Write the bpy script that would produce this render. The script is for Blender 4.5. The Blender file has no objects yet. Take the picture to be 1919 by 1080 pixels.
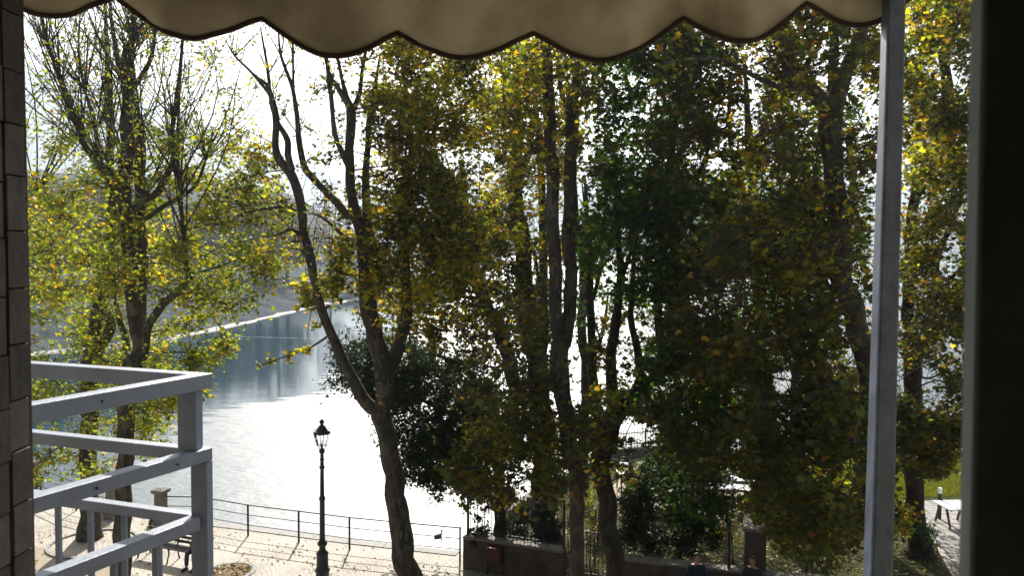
import bpy, bmesh, math, random
import numpy as np
from mathutils import Vector, Matrix, Euler, noise

random.seed(7); np.random.seed(7)
R = math.radians
scene = bpy.context.scene
col = scene.collection

# ------------------------------------------------------------------ camera
H = 9.5
F = 1546.0
cam_d = bpy.data.cameras.new('camera')
cam_d.sensor_width = 36.0
cam_d.lens = F / 1919.0 * 36.0
cam_d.clip_start = 0.02
cam_d.clip_end = 12000
cam_d.dof.use_dof = True
cam_d.dof.focus_distance = 24.0
cam_d.dof.aperture_fstop = 13.0
cam = bpy.data.objects.new('camera', cam_d)
col.objects.link(cam)
CM = Euler((R(90 - 2.6), 0, 0)).to_matrix() @ Matrix.Rotation(R(0.35), 3, 'Z')
cam.matrix_world = Matrix.Translation((0, 0, H)) @ CM.to_4x4()
scene.camera = cam

# ------------------------------------------------------------------ world + sun
SUN_EL, SUN_AZ = R(34), R(-3)          # azimuth measured from +Y towards +X
w = bpy.data.worlds.new('World'); scene.world = w; w.use_nodes = True
nt = w.node_tree
for n in list(nt.nodes): nt.nodes.remove(n)
sky = nt.nodes.new('ShaderNodeTexSky'); sky.sky_type = 'NISHITA'; sky.sun_disc = False
sky.sun_elevation = SUN_EL; sky.sun_rotation = SUN_AZ
sky.altitude = 200; sky.air_density = 1.0; sky.dust_density = 6.0; sky.ozone_density = 1.0
bg = nt.nodes.new('ShaderNodeBackground'); bg.inputs['Strength'].default_value = 0.05
wo = nt.nodes.new('ShaderNodeOutputWorld')
nt.links.new(sky.outputs[0], bg.inputs[0]); nt.links.new(bg.outputs[0], wo.inputs[0])
sd = bpy.data.lights.new('sun', 'SUN'); sd.energy = 5.0; sd.angle = R(0.5); sd.color = (1.0, 0.95, 0.86)
sun = bpy.data.objects.new('sun', sd); col.objects.link(sun)
sdir = Vector((math.sin(SUN_AZ) * math.cos(SUN_EL), math.cos(SUN_AZ) * math.cos(SUN_EL), math.sin(SUN_EL)))
sun.rotation_euler = (-sdir).to_track_quat('-Z', 'Y').to_euler()
sun.location = sdir * 60
vs = scene.view_settings
vs.view_transform = 'Standard'; vs.look = 'None'; vs.gamma = 1.0; vs.exposure = 1.45; vs.use_curve_mapping = False
cy = scene.cycles
cy.max_bounces = 7; cy.diffuse_bounces = 3; cy.glossy_bounces = 3; cy.transmission_bounces = 5
cy.volume_bounces = 0; cy.transparent_max_bounces = 6
cy.use_denoising = True; cy.sample_clamp_indirect = 6.0
cy.use_fast_gi = False

# ------------------------------------------------------------------ helpers
def P(px, py, Y):
    """world point at forward distance Y seen at photo pixel (px,py) of the 1919x1080 picture"""
    d = CM @ Vector(((px - 959.5) / F, (540 - py) / F, -1))
    return Vector((0, 0, H)) + d * (Y / d.y)

def G(px, py, z=0.0):
    d = CM @ Vector(((px - 959.5) / F, (540 - py) / F, -1))
    return Vector((0, 0, H)) + d * ((z - H) / d.z)

def tag(o, label=None, cat=None, group=None, kind=None):
    if label: o['label'] = label
    if cat: o['category'] = cat
    if group: o['group'] = group
    if kind: o['kind'] = kind
    return o

def empty(name, loc=(0, 0, 0), rz=0.0, label=None, cat=None, group=None):
    o = bpy.data.objects.new(name, None); col.objects.link(o)
    o.location = loc; o.rotation_euler = (0, 0, rz); o.empty_display_size = 0.2
    return tag(o, label, cat, group)

def copy_tree(o, parent=None):
    c = o.copy(); col.objects.link(c)
    if parent is not None:
        c.parent = parent
    for ch in list(o.children): copy_tree(ch, c)
    return c

class MB:
    """collects shapes into one mesh"""
    def __init__(s): s.v = []; s.f = []
    def add(s, v, f):
        n = len(s.v); s.v += [tuple(p) for p in v]; s.f += [tuple(i + n for i in q) for q in f]; return s
    def box(s, a, b):
        (x0, y0, z0), (x1, y1, z1) = a, b
        v = [(x0,y0,z0),(x1,y0,z0),(x1,y1,z0),(x0,y1,z0),(x0,y0,z1),(x1,y0,z1),(x1,y1,z1),(x0,y1,z1)]
        f = [(0,3,2,1),(4,5,6,7),(0,1,5,4),(1,2,6,5),(2,3,7,6),(3,0,4,7)]
        return s.add(v, f)
    def beam(s, p, q, wd, ht, up=(0, 0, 1), ext=0.0):
        p = Vector(p); q = Vector(q); d = (q - p).normalized(); p = p - d * ext; q = q + d * ext
        sd_ = d.cross(Vector(up))
        if sd_.length < 1e-4: sd_ = d.cross(Vector((0, 1, 0)))
        sd_.normalize(); u = sd_.cross(d).normalized()
        v = []
        for c in (p, q):
            for a, b in ((-1,-1),(1,-1),(1,1),(-1,1)): v.append(c + sd_ * a * wd / 2 + u * b * ht / 2)
        return s.add(v, [(0,1,2,3),(7,6,5,4),(0,4,5,1),(1,5,6,2),(2,6,7,3),(3,7,4,0)])
    def tube(s, pts, rad, n=8, cap=True):
        pts = [Vector(p) for p in pts]
        if not hasattr(rad, '__len__'): rad = [rad] * len(pts)
        v = []; f = []; prev = None
        for i, p in enumerate(pts):
            d = (pts[min(i + 1, len(pts) - 1)] - pts[max(i - 1, 0)]).normalized()
            if prev is None:
                a = d.cross(Vector((0, 0, 1)))
                if a.length < 0.05: a = d.cross(Vector((1, 0, 0)))
            else:
                a = prev - d * prev.dot(d)
            a.normalize(); prev = a; b = d.cross(a)
            for k in range(n):
                t = 2 * math.pi * k / n
                v.append(p + (a * math.cos(t) + b * math.sin(t)) * rad[i])
        for i in range(len(pts) - 1):
            for k in range(n):
                k2 = (k + 1) % n
                f.append((i*n + k, i*n + k2, (i+1)*n + k2, (i+1)*n + k))
        if cap:
            f.append(tuple(range(n - 1, -1, -1))); f.append(tuple((len(pts)-1)*n + k for k in range(n)))
        return s.add(v, f)
    def lathe(s, prof, n=12, c=(0, 0, 0)):
        v = []; f = []
        for r, z in prof:
            for k in range(n):
                t = 2 * math.pi * k / n
                v.append((c[0] + r * math.cos(t), c[1] + r * math.sin(t), c[2] + z))
        for i in range(len(prof) - 1):
            for k in range(n):
                k2 = (k + 1) % n
                f.append((i*n + k, i*n + k2, (i+1)*n + k2, (i+1)*n + k))
        f.append(tuple(range(n - 1, -1, -1))); f.append(tuple((len(prof)-1)*n + k for k in range(n)))
        return s.add(v, f)
    def prism(s, poly, z0, z1):
        n = len(poly)
        v = [(p[0], p[1], z0) for p in poly] + [(p[0], p[1], z1) for p in poly]
        f = [tuple(range(n - 1, -1, -1)), tuple(range(n, 2 * n))]
        for i in range(n):
            j = (i + 1) % n; f.append((i, j, n + j, n + i))
        return s.add(v, f)
    def mesh(s, name, mat, smooth=False):
        me = bpy.data.meshes.new(name); me.from_pydata(s.v, [], s.f)
        if mat: me.materials.append(mat)
        if smooth:
            me.polygons.foreach_set('use_smooth', [True] * len(me.polygons))
        me.update(); return me
    def build(s, name, mat, parent=None, smooth=False, bevel=0.0, kind=None):
        o = bpy.data.objects.new(name, s.mesh(name, mat, smooth)); col.objects.link(o)
        if parent is not None: o.parent = parent
        if bevel:
            m = o.modifiers.new('b', 'BEVEL'); m.width = bevel; m.segments = 2; m.limit_method = 'ANGLE'
        if kind: o['kind'] = kind
        return o

# ------------------------------------------------------------------ materials
def mat(name, base=(0.5, 0.5, 0.5), rough=0.7, metal=0.0, var=0.0, scale=5.0, bump=0.0, bscale=None,
        var2=None, coords='Object', spec=0.5, stretch=None):
    m = bpy.data.materials.new(name); m.use_nodes = True
    t = m.node_tree; p = t.nodes['Principled BSDF']
    p.inputs['Roughness'].default_value = rough; p.inputs['Metallic'].default_value = metal
    p.inputs['Specular IOR Level'].default_value = spec
    p.inputs['Base Color'].default_value = (*base, 1)
    tc = t.nodes.new('ShaderNodeTexCoord'); src = tc.outputs[coords]
    if stretch:
        mp = t.nodes.new('ShaderNodeMapping'); mp.inputs['Scale'].default_value = stretch
        t.links.new(src, mp.inputs[0]); src = mp.outputs[0]
    if var or var2:
        nz = t.nodes.new('ShaderNodeTexNoise'); nz.inputs['Scale'].default_value = scale
        nz.inputs['Detail'].default_value = 8; nz.inputs['Roughness'].default_value = 0.65
        t.links.new(src, nz.inputs[0])
        rp = t.nodes.new('ShaderNodeValToRGB')
        c2 = var2 if var2 else tuple(c * (1 + var) for c in base)
        c1 = base if var2 else tuple(c * (1 - var) for c in base)
        rp.color_ramp.elements[0].position = 0.35; rp.color_ramp.elements[1].position = 0.65
        rp.color_ramp.elements[0].color = (*c1, 1); rp.color_ramp.elements[1].color = (*c2, 1)
        t.links.new(nz.outputs[0], rp.inputs[0]); t.links.new(rp.outputs[0], p.inputs['Base Color'])
    if bump:
        n2 = t.nodes.new('ShaderNodeTexNoise'); n2.inputs['Scale'].default_value = bscale or scale * 3
        n2.inputs['Detail'].default_value = 6; t.links.new(src, n2.inputs[0])
        b = t.nodes.new('ShaderNodeBump'); b.inputs['Strength'].default_value = bump; b.inputs['Distance'].default_value = 0.02
        t.links.new(n2.outputs[0], b.inputs['Height']); t.links.new(b.outputs[0], p.inputs['Normal'])
    return m

M = {}
M['iron'] = mat('painted_iron', (0.018, 0.018, 0.022), 0.45, var=0.4, scale=8, bump=0.1)
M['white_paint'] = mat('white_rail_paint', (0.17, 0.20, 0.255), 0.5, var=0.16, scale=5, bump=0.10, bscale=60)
M['galv'] = mat('galvanised_steel', (0.115, 0.14, 0.185), 0.5, 0.2, var=0.3, scale=26, bump=0.05, stretch=(1, 1, 0.35))
M['frame_dark'] = mat('dark_window_frame', (0.30, 0.32, 0.30), 0.6, var=0.3, scale=10)
M['frame_alu'] = mat('aluminium_edge', (0.50, 0.56, 0.55), 0.5, 0.0, var=0.2, scale=30, stretch=(1, 1, 0.2))
M['clad_a'] = mat('cladding_stone_brown', (0.065, 0.053, 0.047), 0.85, var=0.3, scale=22, bump=0.25, bscale=50)
M['clad_b'] = mat('cladding_stone_grey', (0.085, 0.08, 0.073), 0.85, var=0.3, scale=22, bump=0.25, bscale=50)
M['clad_c'] = mat('cladding_stone_dark', (0.042, 0.037, 0.034), 0.85, var=0.3, scale=22, bump=0.25, bscale=50)
M['mortar'] = mat('dark_mortar', (0.04, 0.036, 0.032), 0.9, var=0.2, scale=30)
M['plaster'] = mat('house_plaster', (0.13, 0.11, 0.085), 0.85, var=0.12, scale=3, bump=0.2, bscale=40)
M['room'] = mat('room_wall', (0.5, 0.48, 0.44), 0.9, var=0.05, scale=3)
M['stone'] = mat('weathered_stone', (0.20, 0.18, 0.15), 0.9, var=0.35, scale=4, bump=0.5, bscale=25)
M['kerb'] = mat('kerb_granite', (0.24, 0.235, 0.225), 0.8, var=0.2, scale=9, bump=0.3, bscale=50)
M['slab'] = mat('path_slab_stone', (0.27, 0.25, 0.23), 0.85, var=0.25, scale=3, bump=0.4, bscale=20)
M['wall'] = mat('garden_wall_plaster', (0.085, 0.062, 0.045), 0.9, var=0.35, scale=2.2, bump=0.4, bscale=18)
M['bench_wood'] = mat('bench_slat_wood', (0.06, 0.045, 0.035), 0.45, var=0.3, scale=6, stretch=(1, 12, 12))
M['table_white'] = mat('white_table_top', (0.78, 0.79, 0.80), 0.35, var=0.05, scale=8)
M['chair_green'] = mat('dark_chair_plastic', (0.02, 0.035, 0.035), 0.4, var=0.2, scale=8)
M['red'] = mat('faded_red_box', (0.09, 0.016, 0.013), 0.6, var=0.25, scale=6)
M['soil'] = mat('pit_soil', (0.11, 0.075, 0.04), 0.95, var2=(0.22, 0.16, 0.07), scale=9, bump=0.8, bscale=30)
M['jacket_navy'] = mat('navy_cloth', (0.012, 0.018, 0.045), 0.8, var=0.3, scale=20, bump=0.3, bscale=60)
M['jacket_dark'] = mat('charcoal_cloth', (0.02, 0.02, 0.022), 0.85, var=0.3, scale=20, bump=0.3, bscale=60)
M['jeans'] = mat('blue_denim', (0.025, 0.04, 0.09), 0.85, var=0.3, scale=20, bump=0.3, bscale=80)
M['skin'] = mat('skin', (0.42, 0.24, 0.17), 0.55, var=0.08, scale=20)
M['hair'] = mat('dark_hair', (0.015, 0.011, 0.009), 0.5, var=0.4, scale=60, bump=0.6, bscale=120, stretch=(1, 1, 0.2))
M['shoe'] = mat('black_shoe', (0.01, 0.01, 0.01), 0.4, var=0.2, scale=10)
M['duck'] = mat('duck_feathers', (0.06, 0.05, 0.04), 0.7, var=0.5, scale=20)
M['mountain'] = mat('far_forest_slope', (0.05, 0.065, 0.055), 0.95, spec=0.0, var2=(0.10, 0.10, 0.085), scale=0.012, coords='Object', bump=0.0)

def bark_material(name, a, b, c):
    m = bpy.data.materials.new(name); m.use_nodes = True; t = m.node_tree; p = t.nodes['Principled BSDF']
    p.inputs['Roughness'].default_value = 0.9; p.inputs['Specular IOR Level'].default_value = 0.25
    tc = t.nodes.new('ShaderNodeTexCoord')
    mp = t.nodes.new('ShaderNodeMapping'); mp.inputs['Scale'].default_value = (1, 1, 0.45)
    t.links.new(tc.outputs['Object'], mp.inputs[0])
    vo = t.nodes.new('ShaderNodeTexVoronoi'); vo.inputs['Scale'].default_value = 12
    nz = t.nodes.new('ShaderNodeTexNoise'); nz.inputs['Scale'].default_value = 5; nz.inputs['Detail'].default_value = 8
    t.links.new(mp.outputs[0], nz.inputs[0])
    mx = t.nodes.new('ShaderNodeMixRGB'); mx.inputs[0].default_value = 0.35
    t.links.new(mp.outputs[0], mx.inputs[1]); t.links.new(nz.outputs[1], mx.inputs[2]); t.links.new(mx.outputs[0], vo.inputs[0])
    rp = t.nodes.new('ShaderNodeValToRGB'); cr = rp.color_ramp
    cr.elements[0].color = (*a, 1); cr.elements[1].color = (*b, 1); cr.elements[0].position = 0.2; cr.elements[1].position = 0.6
    e = cr.elements.new(0.85); e.color = (*c, 1)
    t.links.new(vo.outputs['Color'], rp.inputs[0]); t.links.new(rp.outputs[0], p.inputs['Base Color'])
    n2 = t.nodes.new('ShaderNodeTexNoise'); n2.inputs['Scale'].default_value = 40; n2.inputs['Detail'].default_value = 5
    t.links.new(mp.outputs[0], n2.inputs[0])
    b_ = t.nodes.new('ShaderNodeBump'); b_.inputs['Strength'].default_value = 0.7; b_.inputs['Distance'].default_value = 0.02
    t.links.new(n2.outputs[0], b_.inputs['Height']); t.links.new(b_.outputs[0], p.inputs['Normal'])
    return m
M['bark'] = bark_material('plane_bark', (0.044, 0.037, 0.029), (0.075, 0.065, 0.048), (0.13, 0.117, 0.082))
M['bark_dark'] = bark_material('dark_bark', (0.025, 0.02, 0.016), (0.042, 0.034, 0.026), (0.065, 0.055, 0.04))
M['twig'] = mat('twig_bark', (0.045, 0.034, 0.025), 0.9, var=0.3, scale=5)

def leaf_material(name, trans=0.5, boost=1.0, gloss=0.06, attr=True, color=None):
    m = bpy.data.materials.new(name); m.use_nodes = True; t = m.node_tree
    for n in list(t.nodes): t.nodes.remove(n)
    out = t.nodes.new('ShaderNodeOutputMaterial')
    if attr:
        a = t.nodes.new('ShaderNodeAttribute'); a.attribute_name = 'Col'; c = a.outputs['Color']
    else:
        a = t.nodes.new('ShaderNodeRGB'); a.outputs[0].default_value = (*color, 1); c = a.outputs[0]
    df = t.nodes.new('ShaderNodeBsdfDiffuse'); tr = t.nodes.new('ShaderNodeBsdfTranslucent')
    gl = t.nodes.new('ShaderNodeBsdfGlossy'); gl.inputs['Roughness'].default_value = 0.42
    t.links.new(c, df.inputs[0])
    g = t.nodes.new('ShaderNodeMixRGB'); g.blend_type = 'MULTIPLY'; g.inputs[0].default_value = 1
    g.inputs[2].default_value = (boost * 1.15, boost * 1.08, boost * 0.5, 1)
    t.links.new(c, g.inputs[1]); t.links.new(g.outputs[0], tr.inputs[0])
    m1 = t.nodes.new('ShaderNodeMixShader'); m1.inputs[0].default_value = trans
    t.links.new(df.outputs[0], m1.inputs[1]); t.links.new(tr.outputs[0], m1.inputs[2])
    m2 = t.nodes.new('ShaderNodeMixShader'); m2.inputs[0].default_value = gloss
    t.links.new(m1.outputs[0], m2.inputs[1]); t.links.new(gl.outputs[0], m2.inputs[2])
    t.links.new(m2.outputs[0], out.inputs[0])
    return m
M['leaf'] = leaf_material('plane_leaf', 0.58, 1.6, 0.03)
M['leaf_hard'] = leaf_material('evergreen_leaf', 0.25, 1.0, 0.025)
M['litter'] = leaf_material('fallen_leaf', 0.2, 1.0, 0.03)

# awning cloth
def cloth_material():
    m = bpy.data.materials.new('awning_cloth'); m.use_nodes = True; t = m.node_tree
    for n in list(t.nodes): t.nodes.remove(n)
    out = t.nodes.new('ShaderNodeOutputMaterial')
    tc = t.nodes.new('ShaderNodeTexCoord')
    nz = t.nodes.new('ShaderNodeTexNoise'); nz.inputs['Scale'].default_value = 3.2; nz.inputs['Detail'].default_value = 4
    t.links.new(tc.outputs['Object'], nz.inputs[0])
    rp = t.nodes.new('ShaderNodeValToRGB'); rp.color_ramp.elements[0].color = (0.30, 0.26, 0.18, 1); rp.color_ramp.elements[1].color = (0.55, 0.50, 0.385, 1)
    rp.color_ramp.elements[0].position = 0.35; rp.color_ramp.elements[1].position = 0.6
    t.links.new(nz.outputs[0], rp.inputs[0])
    wv = t.nodes.new('ShaderNodeTexNoise'); wv.inputs['Scale'].default_value = 900; t.links.new(tc.outputs['Object'], wv.inputs[0])
    bp = t.nodes.new('ShaderNodeBump'); bp.inputs['Strength'].default_value = 0.15; bp.inputs['Distance'].default_value = 0.001
    t.links.new(wv.outputs[0], bp.inputs['Height'])
    cr_ = t.nodes.new('ShaderNodeTexNoise'); cr_.inputs['Scale'].default_value = 6; cr_.inputs['Detail'].default_value = 3; cr_.inputs['Distortion'].default_value = 1.6
    t.links.new(tc.outputs['Object'], cr_.inputs[0])
    b0 = t.nodes.new('ShaderNodeBump'); b0.inputs['Strength'].default_value = 0.28; b0.inputs['Distance'].default_value = 0.03
    t.links.new(cr_.outputs[0], b0.inputs['Height']); t.links.new(b0.outputs[0], bp.inputs['Normal'])
    df = t.nodes.new('ShaderNodeBsdfDiffuse'); tr = t.nodes.new('ShaderNodeBsdfTranslucent')
    for b in (df, tr): t.links.new(rp.outputs[0], b.inputs[0]); t.links.new(bp.outputs[0], b.inputs['Normal'])
    mx = t.nodes.new('ShaderNodeMixShader'); mx.inputs[0].default_value = 0.22
    t.links.new(df.outputs[0], mx.inputs[1]); t.links.new(tr.outputs[0], mx.inputs[2]); t.links.new(mx.outputs[0], out.inputs[0])
    return m
M['cloth'] = cloth_material()
M['piping'] = mat('awning_piping', (0.05, 0.035, 0.022), 0.85, var=0.2, scale=50)

def water_material():
    m = bpy.data.materials.new('lake_water'); m.use_nodes = True; t = m.node_tree; p = t.nodes['Principled BSDF']
    p.inputs['Base Color'].default_value = (0.012, 0.038, 0.060, 1)
    p.inputs['Roughness'].default_value = 0.30; p.inputs['IOR'].default_value = 1.42
    tc = t.nodes.new('ShaderNodeTexCoord')
    prev = None
    for sc_, st, dist, stretch in ((0.35, 0.25, 0.25, (1, 2.2, 1)), (1.6, 0.35, 0.08, (1, 2.0, 1)), (7.0, 0.35, 0.02, (1, 1.6, 1))):
        mp = t.nodes.new('ShaderNodeMapping'); mp.inputs['Scale'].default_value = stretch; mp.inputs['Rotation'].default_value = (0, 0, 0.2)
        t.links.new(tc.outputs['Object'], mp.inputs[0])
        nz = t.nodes.new('ShaderNodeTexNoise'); nz.inputs['Scale'].default_value = sc_; nz.inputs['Detail'].default_value = 4
        t.links.new(mp.outputs[0], nz.inputs[0])
        b = t.nodes.new('ShaderNodeBump'); b.inputs['Strength'].default_value = st; b.inputs['Distance'].default_value = dist
        t.links.new(nz.outputs[0], b.inputs['Height'])
        if prev: t.links.new(prev.outputs[0], b.inputs['Normal'])
        prev = b
    N = t.nodes.new; L = t.links.new
    g = N('ShaderNodeNewGeometry'); sp = N('ShaderNodeSeparateXYZ'); L(g.outputs['Position'], sp.inputs[0])
    mp = N('ShaderNodeMapping'); mp.inputs['Scale'].default_value = (0.14, 1.1, 1); L(g.outputs['Position'], mp.inputs[0])
    nz = N('ShaderNodeTexNoise'); nz.inputs['Scale'].default_value = 1.0; nz.inputs['Detail'].default_value = 7; nz.inputs['Roughness'].default_value = 0.6
    L(mp.outputs[0], nz.inputs[0])
    xb = N('ShaderNodeMapRange'); xb.interpolation_type = 'SMOOTHSTEP'
    for k_, v_ in (('From Min', 54), ('From Max', 66), ('To Min', -21.0), ('To Max', -14.5)): xb.inputs[k_].default_value = v_
    L(sp.outputs[1], xb.inputs[0])
    nm = N('ShaderNodeMath'); nm.operation = 'MULTIPLY_ADD'; nm.inputs[1].default_value = 17; nm.inputs[2].default_value = -8.5; L(nz.outputs[0], nm.inputs[0])
    d1 = N('ShaderNodeMath'); d1.operation = 'SUBTRACT'; L(sp.outputs[0], d1.inputs[0]); L(xb.outputs[0], d1.inputs[1])
    a = N('ShaderNodeMath'); a.operation = 'ADD'; L(d1.outputs[0], a.inputs[0]); L(nm.outputs[0], a.inputs[1])
    mr = N('ShaderNodeMapRange'); mr.inputs['From Min'].default_value = -1.0; mr.inputs['From Max'].default_value = 1.2
    mr.inputs['To Min'].default_value = 0.07; mr.inputs['To Max'].default_value = 0.50; L(a.outputs[0], mr.inputs[0])
    L(mr.outputs[0], p.inputs['Roughness'])
    sl = N('ShaderNodeMapRange'); sl.inputs['From Min'].default_value = 0.07; sl.inputs['From Max'].default_value = 0.50
    sl.inputs['To Min'].default_value = 0.22; sl.inputs['To Max'].default_value = 0.5; L(mr.outputs[0], sl.inputs[0]); L(sl.outputs[0], p.inputs['Specular IOR Level'])
    io = N('ShaderNodeMapRange'); io.inputs['From Min'].default_value = 0.07; io.inputs['From Max'].default_value = 0.50
    io.inputs['To Min'].default_value = 1.22; io.inputs['To Max'].default_value = 1.42; L(mr.outputs[0], io.inputs[0]); L(io.outputs[0], p.inputs['IOR'])
    for nd in list(t.nodes):
        if nd.type == 'BUMP':
            s0 = nd.inputs['Strength'].default_value
            m2 = N('ShaderNodeMapRange'); m2.inputs['From Min'].default_value = 0.07; m2.inputs['From Max'].default_value = 0.50
            m2.inputs['To Min'].default_value = s0 * 0.12; m2.inputs['To Max'].default_value = s0 * 1.2
            L(mr.outputs[0], m2.inputs[0]); L(m2.outputs[0], nd.inputs['Strength'])
    L(prev.outputs[0], p.inputs['Normal'])
    return m
M['water'] = water_material()

def paving_material():
    m = bpy.data.materials.new('cobble_paving'); m.use_nodes = True; t = m.node_tree; p = t.nodes['Principled BSDF']
    p.inputs['Roughness'].default_value = 0.75
    tc = t.nodes.new('ShaderNodeTexCoord'); N = t.nodes.new; L = t.links.new
    mp = N('ShaderNodeMapping'); mp.inputs['Rotation'].default_value = (0, 0, R(16)); L(tc.outputs['Object'], mp.inputs[0])
    sp = N('ShaderNodeSeparateXYZ'); L(mp.outputs[0], sp.inputs[0])
    def math_(op, a, b=None):
        n = N('ShaderNodeMath'); n.operation = op
        for i, v in enumerate((a, b)):
            if v is None: continue
            if isinstance(v, (int, float)): n.inputs[i].default_value = v
            else: L(v, n.inputs[i])
        return n.outputs[0]
    s = math_('ABSOLUTE', math_('SINE', math_('MULTIPLY', sp.outputs[0], math.pi / 1.25)))
    y2 = math_('SUBTRACT', sp.outputs[1], math_('MULTIPLY', s, 0.42))
    cb = N('ShaderNodeCombineXYZ'); L(sp.outputs[0], cb.inputs[0]); L(y2, cb.inputs[1])
    br = N('ShaderNodeTexBrick'); br.inputs['Scale'].default_value = 1.0
    br.inputs['Brick Width'].default_value = 0.12; br.inputs['Row Height'].default_value = 0.11
    br.inputs['Mortar Size'].default_value = 0.009; br.inputs['Mortar Smooth'].default_value = 0.4
    br.inputs['Color1'].default_value = (0.36, 0.33, 0.29, 1); br.inputs['Color2'].default_value = (0.46, 0.425, 0.375, 1)
    br.inputs['Mortar'].default_value = (0.13, 0.115, 0.095, 1)
    L(cb.outputs[0], br.inputs[0])
    nz = N('ShaderNodeTexNoise'); nz.inputs['Scale'].default_value = 0.6; nz.inputs['Detail'].default_value = 8; L(tc.outputs['Object'], nz.inputs[0])
    rp = N('ShaderNodeValToRGB'); rp.color_ramp.elements[0].color = (0.7, 0.66, 0.6, 1); rp.color_ramp.elements[1].color = (1.15, 1.12, 1.08, 1)
    rp.color_ramp.elements[0].position = 0.3; rp.color_ramp.elements[1].position = 0.7
    L(nz.outputs[0], rp.inputs[0])
    mx = N('ShaderNodeMixRGB'); mx.blend_type = 'MULTIPLY'; mx.inputs[0].default_value = 1
    L(br.outputs[0], mx.inputs[1]); L(rp.outputs[0], mx.inputs[2]); L(mx.outputs[0], p.inputs['Base Color'])
    b = N('ShaderNodeBump'); b.inputs['Strength'].default_value = 0.6; b.inputs['Distance'].default_value = 0.01; b.invert = True
    L(br.outputs['Fac'], b.inputs['Height']); L(b.outputs[0], p.inputs['Normal'])
    return m
M['paving'] = paving_material()
M['sand'] = mat('sandy_gravel', (0.26, 0.21, 0.145), 0.95, var2=(0.36, 0.31, 0.23), scale=1.2, bump=0.5, bscale=60)
M['lawn'] = mat('garden_lawn_soil', (0.03, 0.035, 0.012), 0.95, spec=0.05, var2=(0.055, 0.06, 0.018), scale=0.7, bump=0.9, bscale=25)
M['grass'] = leaf_material('grass_blade', 0.45, 1.4, 0.02, False, (0.13, 0.15, 0.02))
M['bank'] = mat('far_bank_gravel', (0.045, 0.055, 0.065), 0.9, spec=0.0, var2=(0.11, 0.12, 0.125), scale=0.25, bump=0.6, bscale=2.0)
M['bank_edge'] = mat('pale_shore_stones', (0.10, 0.10, 0.095), 0.8, var2=(0.42, 0.41, 0.38), scale=0.35, bump=0.6, bscale=3.0)
M['glass'] = mat('lantern_glass', (0.9, 0.95, 0.95), 0.05)
M['glass'].node_tree.nodes['Principled BSDF'].inputs['Transmission Weight'].default_value = 1.0
M['glass'].node_tree.nodes['Principled BSDF'].inputs['IOR'].default_value = 1.05

# ------------------------------------------------------------------ the setting
SHORE = [(-1.6, 25.55), (-5.17, 26.55), (-8.77, 27.75), (-12.3, 28.75), (-15.9, 30.5), (-24, 34.5), (-60, 55), (-120, 66)]
RSHORE = [(-1.3, 25.5), (-0.25, 28.4), (4.7, 37.8), (8, 39.2), (40, 41), (90, 36), (200, 20)]
land = [(-300, 66)] + [(-300, -60), (300, -60), (300, 10)] + RSHORE[::-1] + SHORE
MB().prism(land, -4.0, 0.0).build('quay_ground', M['paving'])['kind'] = 'structure'
MB().box((-6000, -80, -1.52), (6000, 5600, -1.50)).build('lake_water', M['water'])['kind'] = 'structure'
MB().box((-6000, -80, -6.2), (6000, 5600, -6.0)).build('lake_bed', M['soil'])['kind'] = 'structure'
# sandy area under the left trees
sand = [(-40, 2), (-2, 2), (-4.6, 12), (-6.5, 20), (-9.2, 22.6), (-12, 24.2), (-16, 26.3), (-24, 30), (-40, 38)]
MB().prism(sand, 0.0005, 0.006).build('sandy_ground', M['sand'])['kind'] = 'structure'
# garden ground on the promontory
garden = [(-1.0, 24.3), (1.7, 23.4), (4.2, 22.5), (9.5, 21.3), (12.4, 20.9), (12.4, 22.0), (14.0, 27), (15.2, 30.5), (22, 33.5), (40, 34), (40, 40.5), (8.2, 38.8), (5.0, 37.4), (0.1, 28.3), (-1.0, 25.4)]
lawn = MB().prism(garden, 0.001, 0.012).build('garden_ground', M['lawn']); lawn['kind'] = 'structure'
# terrace of pale stone around the cafe tables
MB().prism([(3.2, 30.5), (9.0, 28.3), (11.0, 34.5), (8.5, 37.6), (5.6, 36.8)], 0.013, 0.02).build('cafe_terrace', M['sand'])['kind'] = 'structure'

# kerb stones along the quay edge, each its own stone
kerb_e = empty('quay_kerb', (0, 0, 0)); kerb_e['kind'] = 'structure'
def lerp_path(pts, step):
    out = []; pts = [Vector((p[0], p[1], 0)) for p in pts]
    for a, b in zip(pts[:-1], pts[1:]):
        n = max(1, int(round((b - a).length / step)))
        for i in range(n): out.append((a.lerp(b, i / n), a.lerp(b, (i + 1) / n)))
    return out
for a, b in lerp_path(SHORE[:6], 1.1):
    d = (b - a).normalized(); nn = Vector((d.y, -d.x, 0))
    if nn.y > 0: nn = -nn
    a2 = a + d * 0.006; b2 = b - d * 0.006; k = random.uniform(-0.003, 0.003)
    q = [a2 - nn * 0.03, b2 - nn * 0.03, b2 + nn * 0.36, a2 + nn * 0.36]
    MB().prism([(p.x, p.y) for p in (q if (q[1]-q[0]).cross(q[2]-q[1]).z > 0 else q[::-1])], 0.002, 0.022 + k).build('kerb_stone', M['kerb'], kerb_e)

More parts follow.
